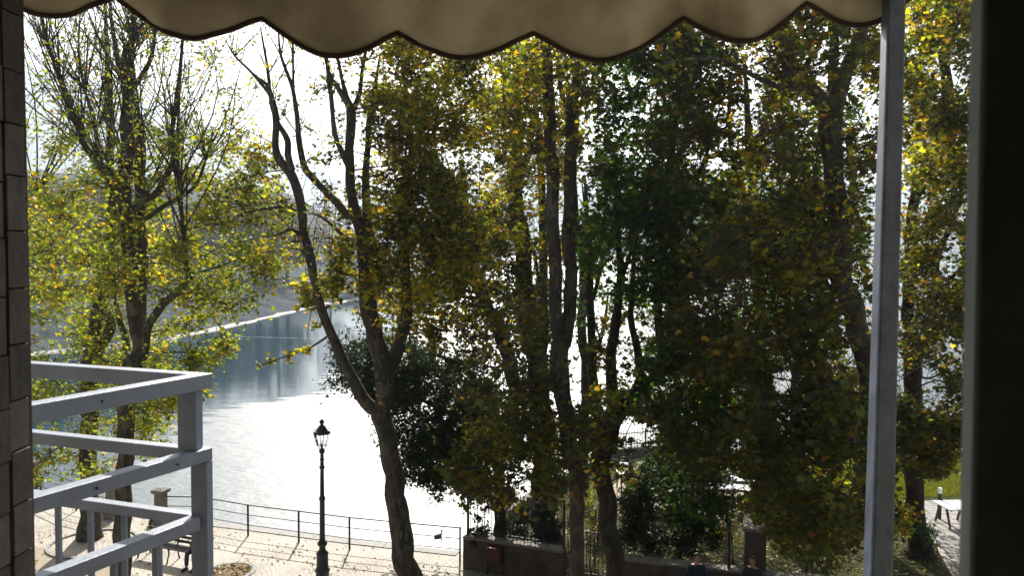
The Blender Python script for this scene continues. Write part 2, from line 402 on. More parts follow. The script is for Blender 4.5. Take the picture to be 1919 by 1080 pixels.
# right-hand garden path with separate slabs
path_e = empty('garden_path', (0, 0, 0)); path_e['kind'] = 'structure'
MB().prism([(12.5, 20.5), (20, 20.5), (24, 31.5), (15.2, 30.6), (14.1, 27)], 0.0005, 0.004).build('path_bed', M['mortar'], path_e)
rr = random.Random(4)
yy = 20.6; row = 0
while yy < 30.6:
    h_ = rr.choice([0.45, 0.6, 0.8]); xx = 12.5 + (yy - 20.5) * 0.245 + rr.uniform(0, 0.15)
    xe = 20 + (yy - 20.5) * 0.3
    while xx < min(xe, 12.5 + (yy - 20.5) * 0.245 + 5.5):
        w_ = rr.choice([0.5, 0.7, 0.95])
        MB().box((xx + 0.015, yy + 0.015, 0.005), (xx + w_ - 0.015, yy + h_ - 0.015, 0.03 + rr.uniform(0, 0.008))).build('paving_slab', M['slab'], path_e)
        xx += w_
    yy += h_

# far bank, hills, mountains
def far_shore_pts():
    return [(-33, 185), (-37.6, 160), (-39, 126), (-41, 100), (-50, 82), (-66, 70), (-95, 66), (-300, 66)]
fs = far_shore_pts()
def far_bank():
    v = []; f = []
    prof = [(-1.5, -1.7), (0.0, -1.47), (0.55, -1.25), (7.5, 0.6), (14, 2.0), (17, 2.25), (60, 3.0), (220, 9.0)]
    n = len(fs); sub = []
    for a, b in zip(fs[:-1], fs[1:]):
        for i in range(12): sub.append((a[0] + (b[0]-a[0]) * i/12, a[1] + (b[1]-a[1]) * i/12))
    sub.append(fs[-1])
    m = len(sub)
    sub = [((-10 + i * -3.8, 188 + 6 * math.sin(i)) ) for i in range(6)] + sub
    m = len(sub)
    for i, (x, y) in enumerate(sub):
        a = sub[max(i - 1, 0)]; b = sub[min(i + 1, m - 1)]
        d = Vector((b[0] - a[0], b[1] - a[1], 0)).normalized(); nn = Vector((d.y, -d.x, 0))
        if nn.x > 0 and i > 7: nn = -nn
        if i <= 7: nn = Vector((-0.3, 1, 0)).normalized()
        # blend to the left/back
        nn = (nn + Vector((-0.5, 0.7, 0)) * 0.6).normalized()
        for j, (dd, z) in enumerate(prof):
            z2 = z + (noise.noise(Vector((x * 0.2, y * 0.2, j))) * 0.25 if 1 < j < 6 else 0)
            v.append((x + nn.x * dd + noise.noise(Vector((x*0.15, y*0.15, 0))) * 0.8, y + nn.y * dd, z2))
    k = len(prof)
    for i in range(m - 1):
        for j in range(k - 1): f.append((i*k + j, i*k + j + 1, (i+1)*k + j + 1, (i+1)*k + j))
    me = bpy.data.meshes.new('far_bank'); me.from_pydata(v, [], f); me.materials.append(M['bank']); me.materials.append(M['bank_edge'])
    for i, p in enumerate(me.polygons): p.material_index = 1 if (i % (k - 1)) <= 1 else 0
    me.update()
    o = bpy.data.objects.new('far_bank', me); col.objects.link(o); o['kind'] = 'structure'
far_bank()

def ridge(name, prof, Y, depth, base, m, rough=12, base_row=1.0):
    xs = [p[0] for p in prof]; ys = [p[1] for p in prof]
    v = []; f = []; n = 90; rows = 16
    for i in range(n + 1):
        px = xs[0] + (xs[-1] - xs[0]) * i / n
        py = np.interp(px, xs, ys)
        top = P(px, py, Y)
        for j in range(rows + 1):
            t = j / rows
            yj = Y - depth * (1 - t)
            x = top.x * (yj / Y)
            z = base + (top.z - base) * (t ** 1.25)
            z += noise.fractal(Vector((x * 3 / depth, yj * 3 / depth, 1.3)), 1.0, 2.0, 5) * rough * (0.25 + t) * (1 if 0 < j else 0)
            v.append((x, yj, max(z, base)))
        v.append((top.x * 1.3, Y * 1.3, base))
    k = rows + 2
    for i in range(n):
        for j in range(k - 1): f.append((i*k + j, (i+1)*k + j, (i+1)*k + j + 1, i*k + j + 1))
    me = bpy.data.meshes.new(name); me.from_pydata(v, [], f); me.materials.append(m)
    me.polygons.foreach_set('use_smooth', [True] * len(me.polygons)); me.update()
    o = bpy.data.objects.new(name, me); col.objects.link(o); o['kind'] = 'structure'
ridge('mountain_ridge', [(-900, 40), (-300, 80), (60, 120), (200, 155), (330, 205), (450, 265), (560, 312), (640, 345), (760, 360), (900, 345), (1100, 310), (1300, 318), (1500, 335), (1700, 345), (1790, 330), (2000, 270), (2900, 190)],
      2600, 900, -3, M['mountain'], 22)
ridge('wooded_hill', [(-900, 240), (-200, 280), (60, 318), (200, 322), (330, 332), (450, 345), (560, 360), (620, 405), (660, 440), (700, 469)],
      520, 240, -3, M['mountain'], 5)

# haze
hz = MB().box((-6100, -90, -7.2), (6100, 5700, 720)).build('haze', None); hz['kind'] = 'stuff'
hm = bpy.data.materials.new('haze_air'); hm.use_nodes = True
for n in list(hm.node_tree.nodes): hm.node_tree.nodes.remove(n)
ho = hm.node_tree.nodes.new('ShaderNodeOutputMaterial'); hv = hm.node_tree.nodes.new('ShaderNodeVolumePrincipled')
hv.inputs['Color'].default_value = (0.74, 0.86, 1.0, 1); hv.inputs['Density'].default_value = 0.00033; hv.inputs['Anisotropy'].default_value = 0.42
hm.node_tree.links.new(hv.outputs[0], ho.inputs['Volume'])
hz.data.materials.append(hm)

# ------------------------------------------------------------------ leaf mesh tools
def star_leaf():
    """five-lobed plane leaf: fan round the centre, slightly cupped"""
    tips = [(-90, 0.34), (-38, 0.80), (-62, 0.36), (8, 0.92), (-14, 0.42)]
    pol = []
    # angles measured from +y (tip of leaf)
    spec = [(0, 1.0), (24, 0.52), (50, 0.86), (78, 0.46), (108, 0.68), (252, 0.68), (282, 0.46), (310, 0.86), (336, 0.52)]
    v = [(0, -0.20, 0)]
    for a, r in spec:
        a = math.radians(a); v.append((math.sin(a) * r * 0.56, math.cos(a) * r * 0.56 , -0.22 * r * r * abs(math.sin(a)) ))
    n = len(spec)
    f = [(0, i + 1, (i + 1) % n + 1) for i in range(n) if i != 4]
    return np.array(v), np.array(f)
def mid_leaf():
    v = np.array([(0, -0.35, 0), (0.46, -0.05, -0.1), (0.22, 0.16, 0), (0, 0.56, -0.08), (-0.22, 0.16, 0), (-0.46, -0.05, -0.1)])
    return v, np.array([(0, 1, 2), (0, 2, 4), (2, 3, 4), (0, 4, 5)])
def oval_leaf():
    v = np.array([(0, -0.5, 0), (0.2, -0.05, 0.06), (0, 0.5, -0.04), (-0.2, -0.05, 0.06)])
    return v, np.array([(0, 1, 2), (0, 2, 3)])
LEAF = {'star': star_leaf(), 'mid': mid_leaf(), 'oval': oval_leaf()}

def rotmats(n, up=0.6, rng=np.random):
    """random leaf frames; z (normal) biased upward"""
    z = rng.normal(size=(n, 3)); z[:, 2] = np.abs(z[:, 2]) + up; z /= np.linalg.norm(z, axis=1)[:, None]
    a = rng.normal(size=(n, 3)); a[:, 2] -= 0.7
    y = a - z * np.sum(a * z, 1)[:, None]; y /= np.linalg.norm(y, axis=1)[:, None]
    x = np.cross(y, z)
    return np.stack([x, y, z], axis=2)

def leaves_object(name, pos, size, cols, kind_, mat_, parent=None, up=0.6, rots=None):
    n = len(pos); V, Fc = LEAF[kind_]
    Rm = rots if rots is not None else rotmats(n, up)
    vv = np.einsum('nij,kj->nki', Rm, V) * size[:, None, None] + pos[:, None, :]
    k = len(V); verts = vv.reshape(-1, 3)
    faces = (Fc[None] + (np.arange(n) * k)[:, None, None]).reshape(-1, 3)
    me = bpy.data.meshes.new(name)
    me.vertices.add(len(verts)); me.vertices.foreach_set('co', verts.astype(np.float32).ravel())
    me.loops.add(faces.size); me.loops.foreach_set('vertex_index', faces.astype(np.int32).ravel())
    me.polygons.add(len(faces)); me.polygons.foreach_set('loop_start', np.arange(0, faces.size, 3, dtype=np.int32))
    me.update(calc_edges=True)
    at = me.color_attributes.new('Col', 'FLOAT_COLOR', 'POINT')
    c4 = np.ones((len(verts), 4), np.float32); c4[:, :3] = np.repeat(cols, k, axis=0)
    at.data.foreach_set('color', c4.ravel())
    me.materials.append(mat_)
    o = bpy.data.objects.new(name, me); col.objects.link(o)
    if parent is not None: o.parent = parent
    o['kind'] = 'stuff'
    return o

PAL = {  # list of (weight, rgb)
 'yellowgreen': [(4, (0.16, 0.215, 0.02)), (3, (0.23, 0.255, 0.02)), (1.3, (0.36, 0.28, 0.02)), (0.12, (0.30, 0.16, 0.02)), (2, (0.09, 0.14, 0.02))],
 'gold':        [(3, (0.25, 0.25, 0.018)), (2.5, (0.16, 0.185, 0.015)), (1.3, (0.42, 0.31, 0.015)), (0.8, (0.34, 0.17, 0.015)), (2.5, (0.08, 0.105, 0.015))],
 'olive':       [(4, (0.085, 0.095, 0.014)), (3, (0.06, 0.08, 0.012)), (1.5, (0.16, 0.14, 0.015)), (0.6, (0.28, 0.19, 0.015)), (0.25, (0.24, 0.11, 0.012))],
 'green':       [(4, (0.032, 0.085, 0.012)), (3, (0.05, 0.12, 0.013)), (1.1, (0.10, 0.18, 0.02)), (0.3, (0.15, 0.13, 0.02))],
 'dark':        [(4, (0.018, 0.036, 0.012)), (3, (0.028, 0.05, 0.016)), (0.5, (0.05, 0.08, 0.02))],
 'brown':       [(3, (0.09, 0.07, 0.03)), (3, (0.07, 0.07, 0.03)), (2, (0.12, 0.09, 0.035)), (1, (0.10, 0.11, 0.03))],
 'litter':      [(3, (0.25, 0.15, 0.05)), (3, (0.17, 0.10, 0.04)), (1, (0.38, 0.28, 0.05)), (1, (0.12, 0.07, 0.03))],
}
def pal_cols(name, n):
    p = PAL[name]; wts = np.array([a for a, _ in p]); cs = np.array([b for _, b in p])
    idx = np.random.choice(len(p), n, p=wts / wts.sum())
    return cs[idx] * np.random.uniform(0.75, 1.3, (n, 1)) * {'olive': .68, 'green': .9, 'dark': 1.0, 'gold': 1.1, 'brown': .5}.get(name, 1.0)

# leaf variants for the individual leaves
leaf_variants = {}
def leaf_variant(color, matname):
    key = (tuple(round(float(c) * 12) for c in color), matname)
    if key not in leaf_variants:
        V, Fc = LEAF['star']
        me = bpy.data.meshes.new('leaf'); me.from_pydata([tuple(v) for v in V], [], [tuple(int(i) for i in q) for q in Fc])
        at = me.color_attributes.new('Col', 'FLOAT_COLOR', 'POINT')
        at.data.foreach_set('color', np.tile(np.array([*color, 1.0], np.float32), len(V)))
        me.materials.append(M[matname]); leaf_variants[key] = me
    return leaf_variants[key]

def catmull(pts, sub=4):
    """pts: list of (Vector, r)"""
    if len(pts) < 3: sub = max(sub, 3)
    out = []
    n = len(pts)
    for i in range(n - 1):
        p0, r0 = pts[max(i-1, 0)]; p1, r1 = pts[i]; p2, r2 = pts[i+1]; p3, r3 = pts[min(i+2, n-1)]
        for k in range(sub):
            t = k / sub
            q = 0.5 * ((2 * p1) + (p2 - p0) * t + (2*p0 - 5*p1 + 4*p2 - p3) * t*t + (3*p1 - p0 - 3*p2 + p3) * t**3)
            out.append((q, r1 + (r2 - r1) * t))
    out.append(pts[-1]); return out

def occl_holes(p, holes):
    """project and test against gaps in the crowns"""
    rel = CM.transposed() @ (Vector(p) - Vector((0, 0, H)))
    px = 959.5 - rel.x / rel.z * F; py = 540 + rel.y / rel.z * F
    for (cx, cy_, rx, ry) in holes:
        if ((px - cx) / rx) ** 2 + ((py - cy_) / ry) ** 2 < 1: return True
    return False
CMn = np.array(CM)
def project_np(pos):
    rel = (pos - np.array([0, 0, H])) @ CMn
    return 959.5 - rel[:, 0] / rel[:, 2] * F, 540 + rel[:, 1] / rel[:, 2] * F

class Tree:
    def __init__(s, name, label, group, base_depth, bark='bark', leafmat='leaf', cat='tree'):
        s.name = name; s.bark = bark; s.leafmat = leafmat; s.D = base_depth
        s.limbs = []; s.nodes = []; s.twigs = MB(); s.lp = []; s.ls = []; s.lc = []
        s.label = label; s.group = group; s.cat = cat; s.root = None; s.mul = (1.0, 1.0, 1.0)
    def trace(s, pts, dep=None, ground=False, name='limb', sub=4, wob=0.02):
        """pts: (px,py,width_px[,depth])"""
        P3 = []
        n = len(pts)
        for i, p in enumerate(pts):
            d = p[3] if len(p) > 3 else (dep if not isinstance(dep, tuple) else dep[0] + (dep[1] - dep[0]) * i / max(1, n - 1))
            P3.append((P(p[0], p[1], d), max(p[2] / 2 / F * d, 0.006)))
        if ground:
            b, r = P3[0]
            if b.z > 0.35:
                m = max(1, int(b.z / 1.2)); ext = []
                dr = (P3[0][0] - P3[1][0]); sl = Vector((dr.x, dr.y, 0)) / max(abs(dr.z), 0.5)
                for k in range(m, 0, -1):
                    t = k / m; z = b.z * (1 - t)
                    ext.append((Vector((b.x + sl.x * (b.z - z) * 0.6, b.y + sl.y * (b.z - z) * 0.6, z - (0.15 if k == m else 0))), r * (1 + 0.45 * t ** 3 + 0.05 * t)))
                P3 = ext + P3
            else:
                P3 = [(Vector((b.x, b.y, -0.15)), r * 1.25)] + P3
            if s.root is None:
                bx = P3[0][0]
                s.root = empty(s.name, (bx.x, bx.y, 0), 0, s.label, s.cat, s.group)
        if not P3[-1][1] > 0.09: P3[-1] = (P3[-1][0], P3[-1][1] * 0.4)
        sm = catmull(P3, sub)
        sm = [(q + Vector((noise.noise(q * 1.7) * r, noise.noise(q * 1.7 + Vector((5, 5, 5))) * r, 0)) * 0.5, r * (1 + 0.10 * noise.noise(q * 3.0))) for q, r in sm]
        s.limbs.append((name, sm)); s.nodes += [(q, r) for q, r in sm]
        return s
    def branch_to(s, tgt, r0=None, straight=0.25, maxr=0.05):
        best = None; bd = 1e9
        for q, r in s.nodes:
            d = tgt - q; L_ = d.length
            cost = L_ + (1.4 * max(0, -d.z)) - (0.0) + (2.0 if q.z < 2.2 else 0) + abs(L_ - 1.2) * 0.25
            if cost < bd: bd = cost; best = (q, r)
        q, r = best
        L_ = (tgt - q).length
        r0 = r0 or min(maxr, r * 0.6, 0.012 + 0.011 * L_)
        mid1 = q.lerp(tgt, 0.35) + Vector((random.uniform(-.12, .12), random.uniform(-.12, .12), random.uniform(-0.02, 0.16))) * L_ * 0.6
        mid2 = q.lerp(tgt, 0.7) + Vector((random.uniform(-.1, .1), random.uniform(-.1, .1), random.uniform(0, 0.14))) * L_ * 0.6
        pts = catmull([(q, r0), (mid1, r0 * .75), (mid2, r0 * .5), (tgt, r0 * .28)], 3)
        s.twigs.tube([a for a, _ in pts], [max(b, 0.0035) for _, b in pts], 5, cap=False)
        s.nodes += [(a, b) for a, b in pts[3:]]
        return pts
    def clump(s, c, rad, n, pal, size=0.15, flat=0.75, twigs=8, spread_len=1.0, droop=0.0):
        pts = s.branch_to(c)
        ends = []
        for k in range(twigs):
            a, _ = pts[random.randint(max(1, len(pts) // 2), len(pts) - 1)]
            v = Vector((random.gauss(0, 1), random.gauss(0, 1), random.gauss(0, 1) * flat - droop)); v.normalize()
            e = c + v * rad * random.uniform(0.55, 1.05)
            m_ = a.lerp(e, 0.5) + Vector((random.gauss(0, 1), random.gauss(0, 1), random.gauss(0, 1))) * rad * 0.1
            s.twigs.tube([a, m_, e], [0.010, 0.007, 0.004], 3, cap=False)
            ends.append((a, m_, e))
        per = max(1, n // twigs)
        for a, m_, e in ends:
            t = np.random.uniform(0.15, 1.05, per)[:, None]
            A, B, C_ = np.array(a), np.array(m_), np.array(e)
            pos = A * (1 - t) ** 2 + 2 * B * t * (1 - t) + C_ * t ** 2
            pos = pos + np.random.normal(0, 1, (per, 3)) * rad * 0.16
            pos[:, 2] -= 0.02
            s.lp.append(pos); s.ls.append(size * np.random.uniform(0.42, 1.32, per)); s.lc.append(pal_cols(pal, per))
        return s
    def zone(s, x0, y0, x1, y1, d0, d1, n, per, pal, rad=(0.45, 0.8), size=0.15, holes=(), flat=0.75, droop=0.0, shape='ellipse', twigs=8):
        n = int(n * s.mul[0]); per = int(per * s.mul[1]); size = size * s.mul[2]
        k = 0; tries = 0
        while k < n and tries < n * 30:
            tries += 1
            u = random.uniform(-1, 1); v = random.uniform(-1, 1)
            if shape == 'ellipse' and u * u + v * v > 1: continue
            px = (x0 + x1) / 2 + u * (x1 - x0) / 2; py = (y0 + y1) / 2 + v * (y1 - y0) / 2
            c = P(px, py, random.uniform(d0, d1))
            if c.z < 0.5: continue
            if occl_holes(c, holes): continue
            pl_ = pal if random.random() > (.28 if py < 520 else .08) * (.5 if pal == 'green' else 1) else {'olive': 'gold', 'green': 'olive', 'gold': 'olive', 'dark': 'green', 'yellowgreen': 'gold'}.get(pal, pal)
            if s.leafmat == 'leaf_hard': pl_ = pal
            s.clump(c, random.uniform(*rad) * (1.22 if s.leafmat == 'leaf' else 1.0), int(per * random.uniform(.55, 1.35)), pl_, size * random.uniform(.85, 1.15), flat, twigs, droop=droop); k += 1
        return s
    def shoots(s, starts, n, length, pal='yellowgreen', leaves=6, size=0.12, lean=0.25, r0=0.012):
        """long thin upright shoots growing from points (px,py,depth)"""
        for (px, py, d) in starts:
            a = P(px, py, d)
            best = min(s.nodes, key=lambda q: (q[0] - a).length); a = best[0]
            for k in range(n):
                L_ = random.uniform(*length)
                dr = Vector((random.gauss(0, lean), random.gauss(0, lean), 1)).normalized()
                m1 = a + dr * L_ * 0.5 + Vector((random.gauss(0, .11), random.gauss(0, .11), 0)) * L_
                e = a + dr * L_ + Vector((random.gauss(0, .06), random.gauss(0, .06), 0.05)) * L_
                pts = catmull([(a, r0), (m1, r0 * 0.6), (e, 0.003)], 4)
                s.twigs.tube([p for p, _ in pts], [max(r, .003) for _, r in pts], 4, cap=False)
                s.nodes += pts[4:]
                for q in range(2):
                    i = random.randint(2, len(pts) - 2); b = pts[i][0]
                    e2 = b + (dr + Vector((random.gauss(0, .5), random.gauss(0, .5), 0))).normalized() * L_ * random.uniform(.2, .4)
                    s.twigs.tube([b, e2], [0.005, 0.002], 3, cap=False)
                if leaves:
                    t = np.random.randint(2, len(pts), leaves)
                    pos = np.array([pts[i][0] for i in t]) + np.random.normal(0, 0.10, (leaves, 3))
                    s.lp.append(pos); s.ls.append(size * np.random.uniform(0.6, 1.1, leaves)); s.lc.append(pal_cols(pal, leaves))
        return s
    def fill_shoots(s, n, length, pal, leaves=8, size=0.12, lean=0.45, r0=0.014, zmin=4.5):
        base = [q for q in s.nodes if q[0].z > zmin]
        for i in range(n):
            a, ra = random.choice(base)
            L_ = random.uniform(*length); dr = Vector((random.gauss(0, lean), random.gauss(0, lean), 1)).normalized()
            c1 = Vector((random.gauss(0, .16), random.gauss(0, .16), 0)) * L_
            pts = catmull([(a, min(r0, ra)), (a + dr * L_ * .35 + c1 * .7, r0 * .7), (a + dr * L_ * .7 + c1, r0 * .45), (a + dr * L_ + c1 * .5, 0.003)], 3)
            s.twigs.tube([p for p, _ in pts], [max(r, .003) for _, r in pts], 4, cap=False)
            t = np.random.randint(2, len(pts), leaves)
            pos = np.array([pts[k][0] for k in t]) + np.random.normal(0, 0.12, (leaves, 3))
            s.lp.append(pos); s.ls.append(size * np.random.uniform(0.5, 1.2, leaves)); s.lc.append(pal_cols(pal, leaves))
        return s
    def finish(s, leaf_kind='star', singles=300, gaps=(), cut=()):
        root = s.root
        off = Vector(root.location)
        first = True
        for name, sm in s.limbs:
            mb = MB().tube([q - off for q, _ in sm], [r for _, r in sm], 10 if sm[0][1] > 0.08 else 7)
            mb.build(name, M[s.bark], root, smooth=True)
        if s.twigs.v:
            s.twigs.v = [(a[0] - off.x, a[1] - off.y, a[2] - off.z) for a in s.twigs.v]
            s.twigs.build('twigs', M['twig'], root, smooth=True, kind='stuff')
        if s.lp:
            pos = np.concatenate(s.lp); size = np.concatenate(s.ls); cols = np.concatenate(s.lc)
            keep = pos[:, 2] > 0.15
            px, py = project_np(pos)
            for (cx, cy_, rx, ry, pr) in gaps:
                inside = (((px - cx) / rx) ** 2 + ((py - cy_) / ry) ** 2) < np.random.uniform(0.7, 1.3, len(px))
                keep &= ~(inside & (np.random.random(len(px)) < pr))
            pos, size, cols, px, py = pos[keep], size[keep], cols[keep], px[keep], py[keep]
            pos = pos - np.array(off)
            Rm = rotmats(len(pos))
            if singles and leaf_kind == 'star':
                wp = pos + np.array(off)
                vis = (px > 60) & (px < 1800) & (py > 30) & (py < 1075)
                app = np.where(vis, size / wp[:, 1], 0)
                idx = np.argsort(-app)[:singles]
                idx = idx[app[idx] * F >= 10]
                for i in idx:
                    o = bpy.data.objects.new('leaf', leaf_variant(cols[i], s.leafmat)); col.objects.link(o)
                    m = Matrix([list(map(float, r)) for r in Rm[i]]).to_4x4()
                    o.matrix_local = Matrix.Translation(pos[i]) @ m @ Matrix.Scale(float(size[i]), 4)
                    o.parent = root
                msk = np.ones(len(pos), bool); msk[idx] = False
                pos, size, cols, Rm = pos[msk], size[msk], cols[msk], Rm[msk]
            leaves_object('foliage', pos, size, cols, leaf_kind, M[s.leafmat], root, rots=Rm)
        return root

# clear views between the crowns (positions of gaps where lake glare shows)
OPEN = [(560, 850, 110, 150, 1.0), (470, 760, 90, 80, 1.0), (1475, 712, 30, 26, .95), (1740, 730, 34, 40, .9), (1640, 740, 8, 30, .5),
        (1165, 500, 30, 40, .55), (1185, 640, 26, 40, .75), (1160, 700, 40, 30, .7), (1225, 580, 20, 60, .6), (1080, 700, 18, 60, .7), (1330, 560, 45, 50, .6),
        (1385, 555, 30, 40, .5), (955, 700, 60, 60, .6), (1415, 170, 18, 80, .6), (1440, 280, 14, 50, .5), (1100, 250, 14, 60, .6), (1000, 290, 14, 50, .4),
        (1190, 855, 40, 22, .8), (1385, 835, 20, 18, .7), (1190, 808, 50, 16, .7), (1375, 912, 40, 22, .95), (1590, 890, 14, 28, .8), (1695, 915, 26, 42, .9),
        (1772, 950, 40, 60, 1.0), (1780, 480, 22, 60, .7), (1650, 860, 1, 1, 0), (985, 900, 30, 40, .6), (910, 960, 40, 45, .6), (1720, 400, 22, 40, .4), (780, 190, 1, 1, 0),
        (670, 480, 22, 30, .5), (700, 540, 30, 30, .4), (640, 850, 60, 120, 1.0), (830, 1010, 50, 60, 1.0), (1110, 1030, 30, 40, .9), (650, 250, 40, 150, .45)]

# ------------------------------------------------------------------ left trees
A = Tree('plane_tree', 'tall many-stemmed plane tree with thin yellow-green leaves behind the white balcony rails', None, 21.5); A.mul = (1.5, 1.5, 1.2)
A.trace([(228, 1100, 34), (232, 1000, 32), (233, 880, 30), (236, 770, 33), (240, 720, 36), (256, 670, 38)], 21.5, True, 'trunk')
A.trace([(256, 680, 34), (262, 640, 27), (250, 575, 25), (246, 533, 25), (238, 433, 24), (234, 367, 25), (234, 300, 27), (240, 250, 26), (240, 190, 20), (246, 110, 12), (250, 20, 8), (252, -120, 5)], (21.5, 21.2), name='limb')
A.trace([(262, 640, 24), (265, 533, 22), (263, 433, 22), (262, 350, 20), (264, 290, 20), (258, 215, 16), (240, 160, 13), (226, 130, 11), (212, 60, 8), (200, -60, 5)], (21.6, 22.3))
A.trace([(268, 660, 18), (279, 612, 15), (300, 577, 15), (333, 547, 14), (355, 520, 16), (347, 497, 11), (343, 433, 8), (338, 370, 7), (333, 300, 6), (335, 200, 5), (345, 60, 4)], (21.4, 20.4))
A.trace([(243, 402, 15), (262, 378, 15), (293, 363, 14), (312, 330, 13), (327, 295, 12), (322, 250, 9), (330, 190, 8), (338, 120, 6), (345, 40, 5), (352, -60, 4)], (21.2, 20.5))
A.trace([(270, 412, 9), (303, 388, 9), (333, 372, 8), (367, 347, 7), (385, 300, 5), (400, 240, 4)], (21.6, 21.2))
A.trace([(234, 390, 16), (215, 352, 15), (196, 325, 15), (178, 300, 14), (155, 262, 12), (148, 233, 10), (125, 187, 9), (112, 143, 8), (96, 100, 7), (78, 40, 5), (66, -40, 4)], (21.2, 20.2))
A.trace([(190, 310, 9), (182, 270, 8), (176, 220, 6), (160, 170, 5), (148, 110, 4), (150, 20, 4)], (20.9, 20.6))
A.trace([(238, 190, 12), (230, 150, 11), (236, 90, 8), (262, 60, 6), (275, -30, 5)], (21.2, 21.0))
A.trace([(246, 170, 11), (262, 145, 9), (283, 110, 8), (290, 60, 6), (296, -30, 4)], (21.2, 21.4))
A.trace([(224, 140, 8), (205, 110, 6), (180, 60, 5), (160, 10, 4)], (21.8, 22))
A.shoots([(205, 60, 21.2), (245, 60, 21.2), (290, 60, 21), (148, 170, 20.8), (112, 150, 20.6), (325, 220, 20.6), (240, 160, 21.2), (385, 300, 21), (180, 250, 20.8), (236, 110, 21.2), (262, 90, 21.2), (92, 90, 20.4)], 13, (1.8, 4.6), leaves=12, size=0.10, lean=0.42, r0=0.016)
A.shoots([(155, 262, 20.9), (196, 325, 20.9), (312, 330, 20.6), (333, 372, 20.8), (262, 378, 21), (234, 300, 21.2), (263, 330, 22), (347, 497, 20.5), (240, 400, 21.2), (215, 352, 21), (343, 433, 20.5)], 4, (3.0, 5.6), leaves=30, size=0.11, lean=0.32, r0=0.028)
A.shoots([(115, 150, 20.5), (148, 233, 20.8), (178, 300, 21), (246, 250, 21.2), (327, 295, 20.6), (385, 300, 21)], 5, (2.0, 4.0), leaves=20, size=0.11, lean=0.5, r0=0.016)
lz = [(520, 800, 160, 160), (480, 700, 60, 60), (245, 560, 20, 60)]
A.zone(60, 20, 480, 300, 19.5, 23.5, 46, 22, 'yellowgreen', (0.5, 0.9), 0.10, lz)
A.zone(230, 240, 540, 560, 19.5, 23, 36, 90, 'yellowgreen', (0.45, 0.8), 0.12, lz)
A.zone(280, 420, 520, 600, 19.5, 22, 17, 85, 'yellowgreen', (0.4, 0.7), 0.12, lz)
A.zone(290, 590, 440, 760, 20, 22, 16, 80, 'yellowgreen', (0.35, 0.6), 0.12, lz)
A.zone(200, 600, 330, 880, 20, 23, 12, 80, 'yellowgreen', (0.4, 0.6), 0.12, lz)
A.zone(60, 230, 260, 560, 19.5, 23, 22, 70, 'yellowgreen', (0.45, 0.8), 0.12, lz)
A.finish(singles=300, gaps=[(480, 680, 50, 26, .9), (200, 930, 60, 40, 1), (560, 740, 130, 90, 1)])

B = Tree('plane_tree', 'dark plane tree with a flared low-forking trunk, nearest the stone pillars on the quay', None, 26.6); B.mul = (1.4, 1.5, 1.2)
B.trace([(172, 1022, 56), (170, 990, 42), (169, 940, 34), (168, 860, 31), (168, 760, 32), (170, 690, 34), (176, 660, 34)], 26.6, True, 'trunk')
B.trace([(174, 665, 24), (180, 600, 22), (198, 545, 21), (209, 500, 18), (210, 420, 17), (208, 340, 16), (207, 270, 15), (205, 193, 12), (200, 90, 8), (196, -40, 5)], (26.6, 26))
B.trace([(178, 675, 24), (192, 640, 22), (208, 610, 20), (190, 560, 10), (186, 500, 7), (180, 470, 5)], (26.6, 26.2))
B.trace([(240, 700, 16, 26.2), (236, 640, 13, 26.2), (222, 590, 11, 26.2), (212, 533, 10, 26.1)])
B.trace([(182, 668, 18), (210, 690, 16), (240, 700, 16)], (26.6, 26.2))
B.zone(40, 300, 300, 640, 23.5, 29, 40, 75, 'yellowgreen', (0.6, 1.0), 0.13)
B.zone(50, 600, 330, 900, 23.5, 28, 34, 85, 'yellowgreen', (0.5, 0.9), 0.13, [(300, 900, 100, 90), (500, 800, 150, 150)])
B.zone(-60, 200, 140, 900, 22, 28, 26, 70, 'yellowgreen', (0.5, 1.0), 0.13)
B.shoots([(60, 330, 25), (208, 300, 26), (207, 250, 26)], 7, (3, 6.5), leaves=20, size=0.12, lean=0.4, r0=0.03)
B.shoots([(207, 200, 26), (207, 300, 26), (208, 400, 26), (190, 520, 26)], 7, (1.5, 4), leaves=12, size=0.11, lean=0.3)
B.finish(singles=200, gaps=[(140, 960, 160, 50, 1.0), (560, 740, 160, 90, 1), (330, 880, 60, 60, 1)])

# ------------------------------------------------------------------ T1 : leaning plane beside lamp post
T1 = Tree('plane_tree', 'leaning forked plane tree with gold leaves just right of the street lamp', None, 19.5); T1.mul = (1.3, 1.6, 1.15)
T1.trace([(768, 1085, 46), (756, 1030, 42), (747, 960, 40), (738, 900, 39), (730, 850, 36), (722, 800, 38), (718, 770, 42)], 19.5, True, 'trunk')
T1.trace([(718, 780, 34), (714, 700, 34), (706, 640, 34), (697, 590, 33), (690, 540, 32), (684, 470, 28), (672, 420, 24), (660, 370, 19), (655, 300, 17), (658, 250, 17), (660, 205, 18), (645, 185, 10), (628, 155, 9), (618, 140, 7), (604, 80, 5), (590, -10, 4)], (19.5, 19))
T1.trace([(715, 775, 26), (690, 762, 26), (668, 725, 24), (648, 690, 22), (632, 650, 20), (620, 620, 18), (603, 575, 17), (590, 530, 17), (580, 480, 17), (570, 430, 17), (564, 390, 17), (556, 350, 18), (545, 325, 19), (524, 298, 16), (516, 270, 13), (518, 218, 11), (508, 180, 9), (490, 158, 6), (466, 130, 5), (440, 104, 4), (420, 70, 4)], (19.5, 18.5))
T1.trace([(548, 320, 13), (540, 290, 13), (538, 262, 12), (520, 228, 8), (508, 190, 7), (500, 120, 6), (488, 50, 5)], (18.8, 18.8))
T1.trace([(516, 260, 9), (513, 215, 8), (505, 165, 7), (476, 140, 5), (440, 105, 4)], (18.7, 18.2))
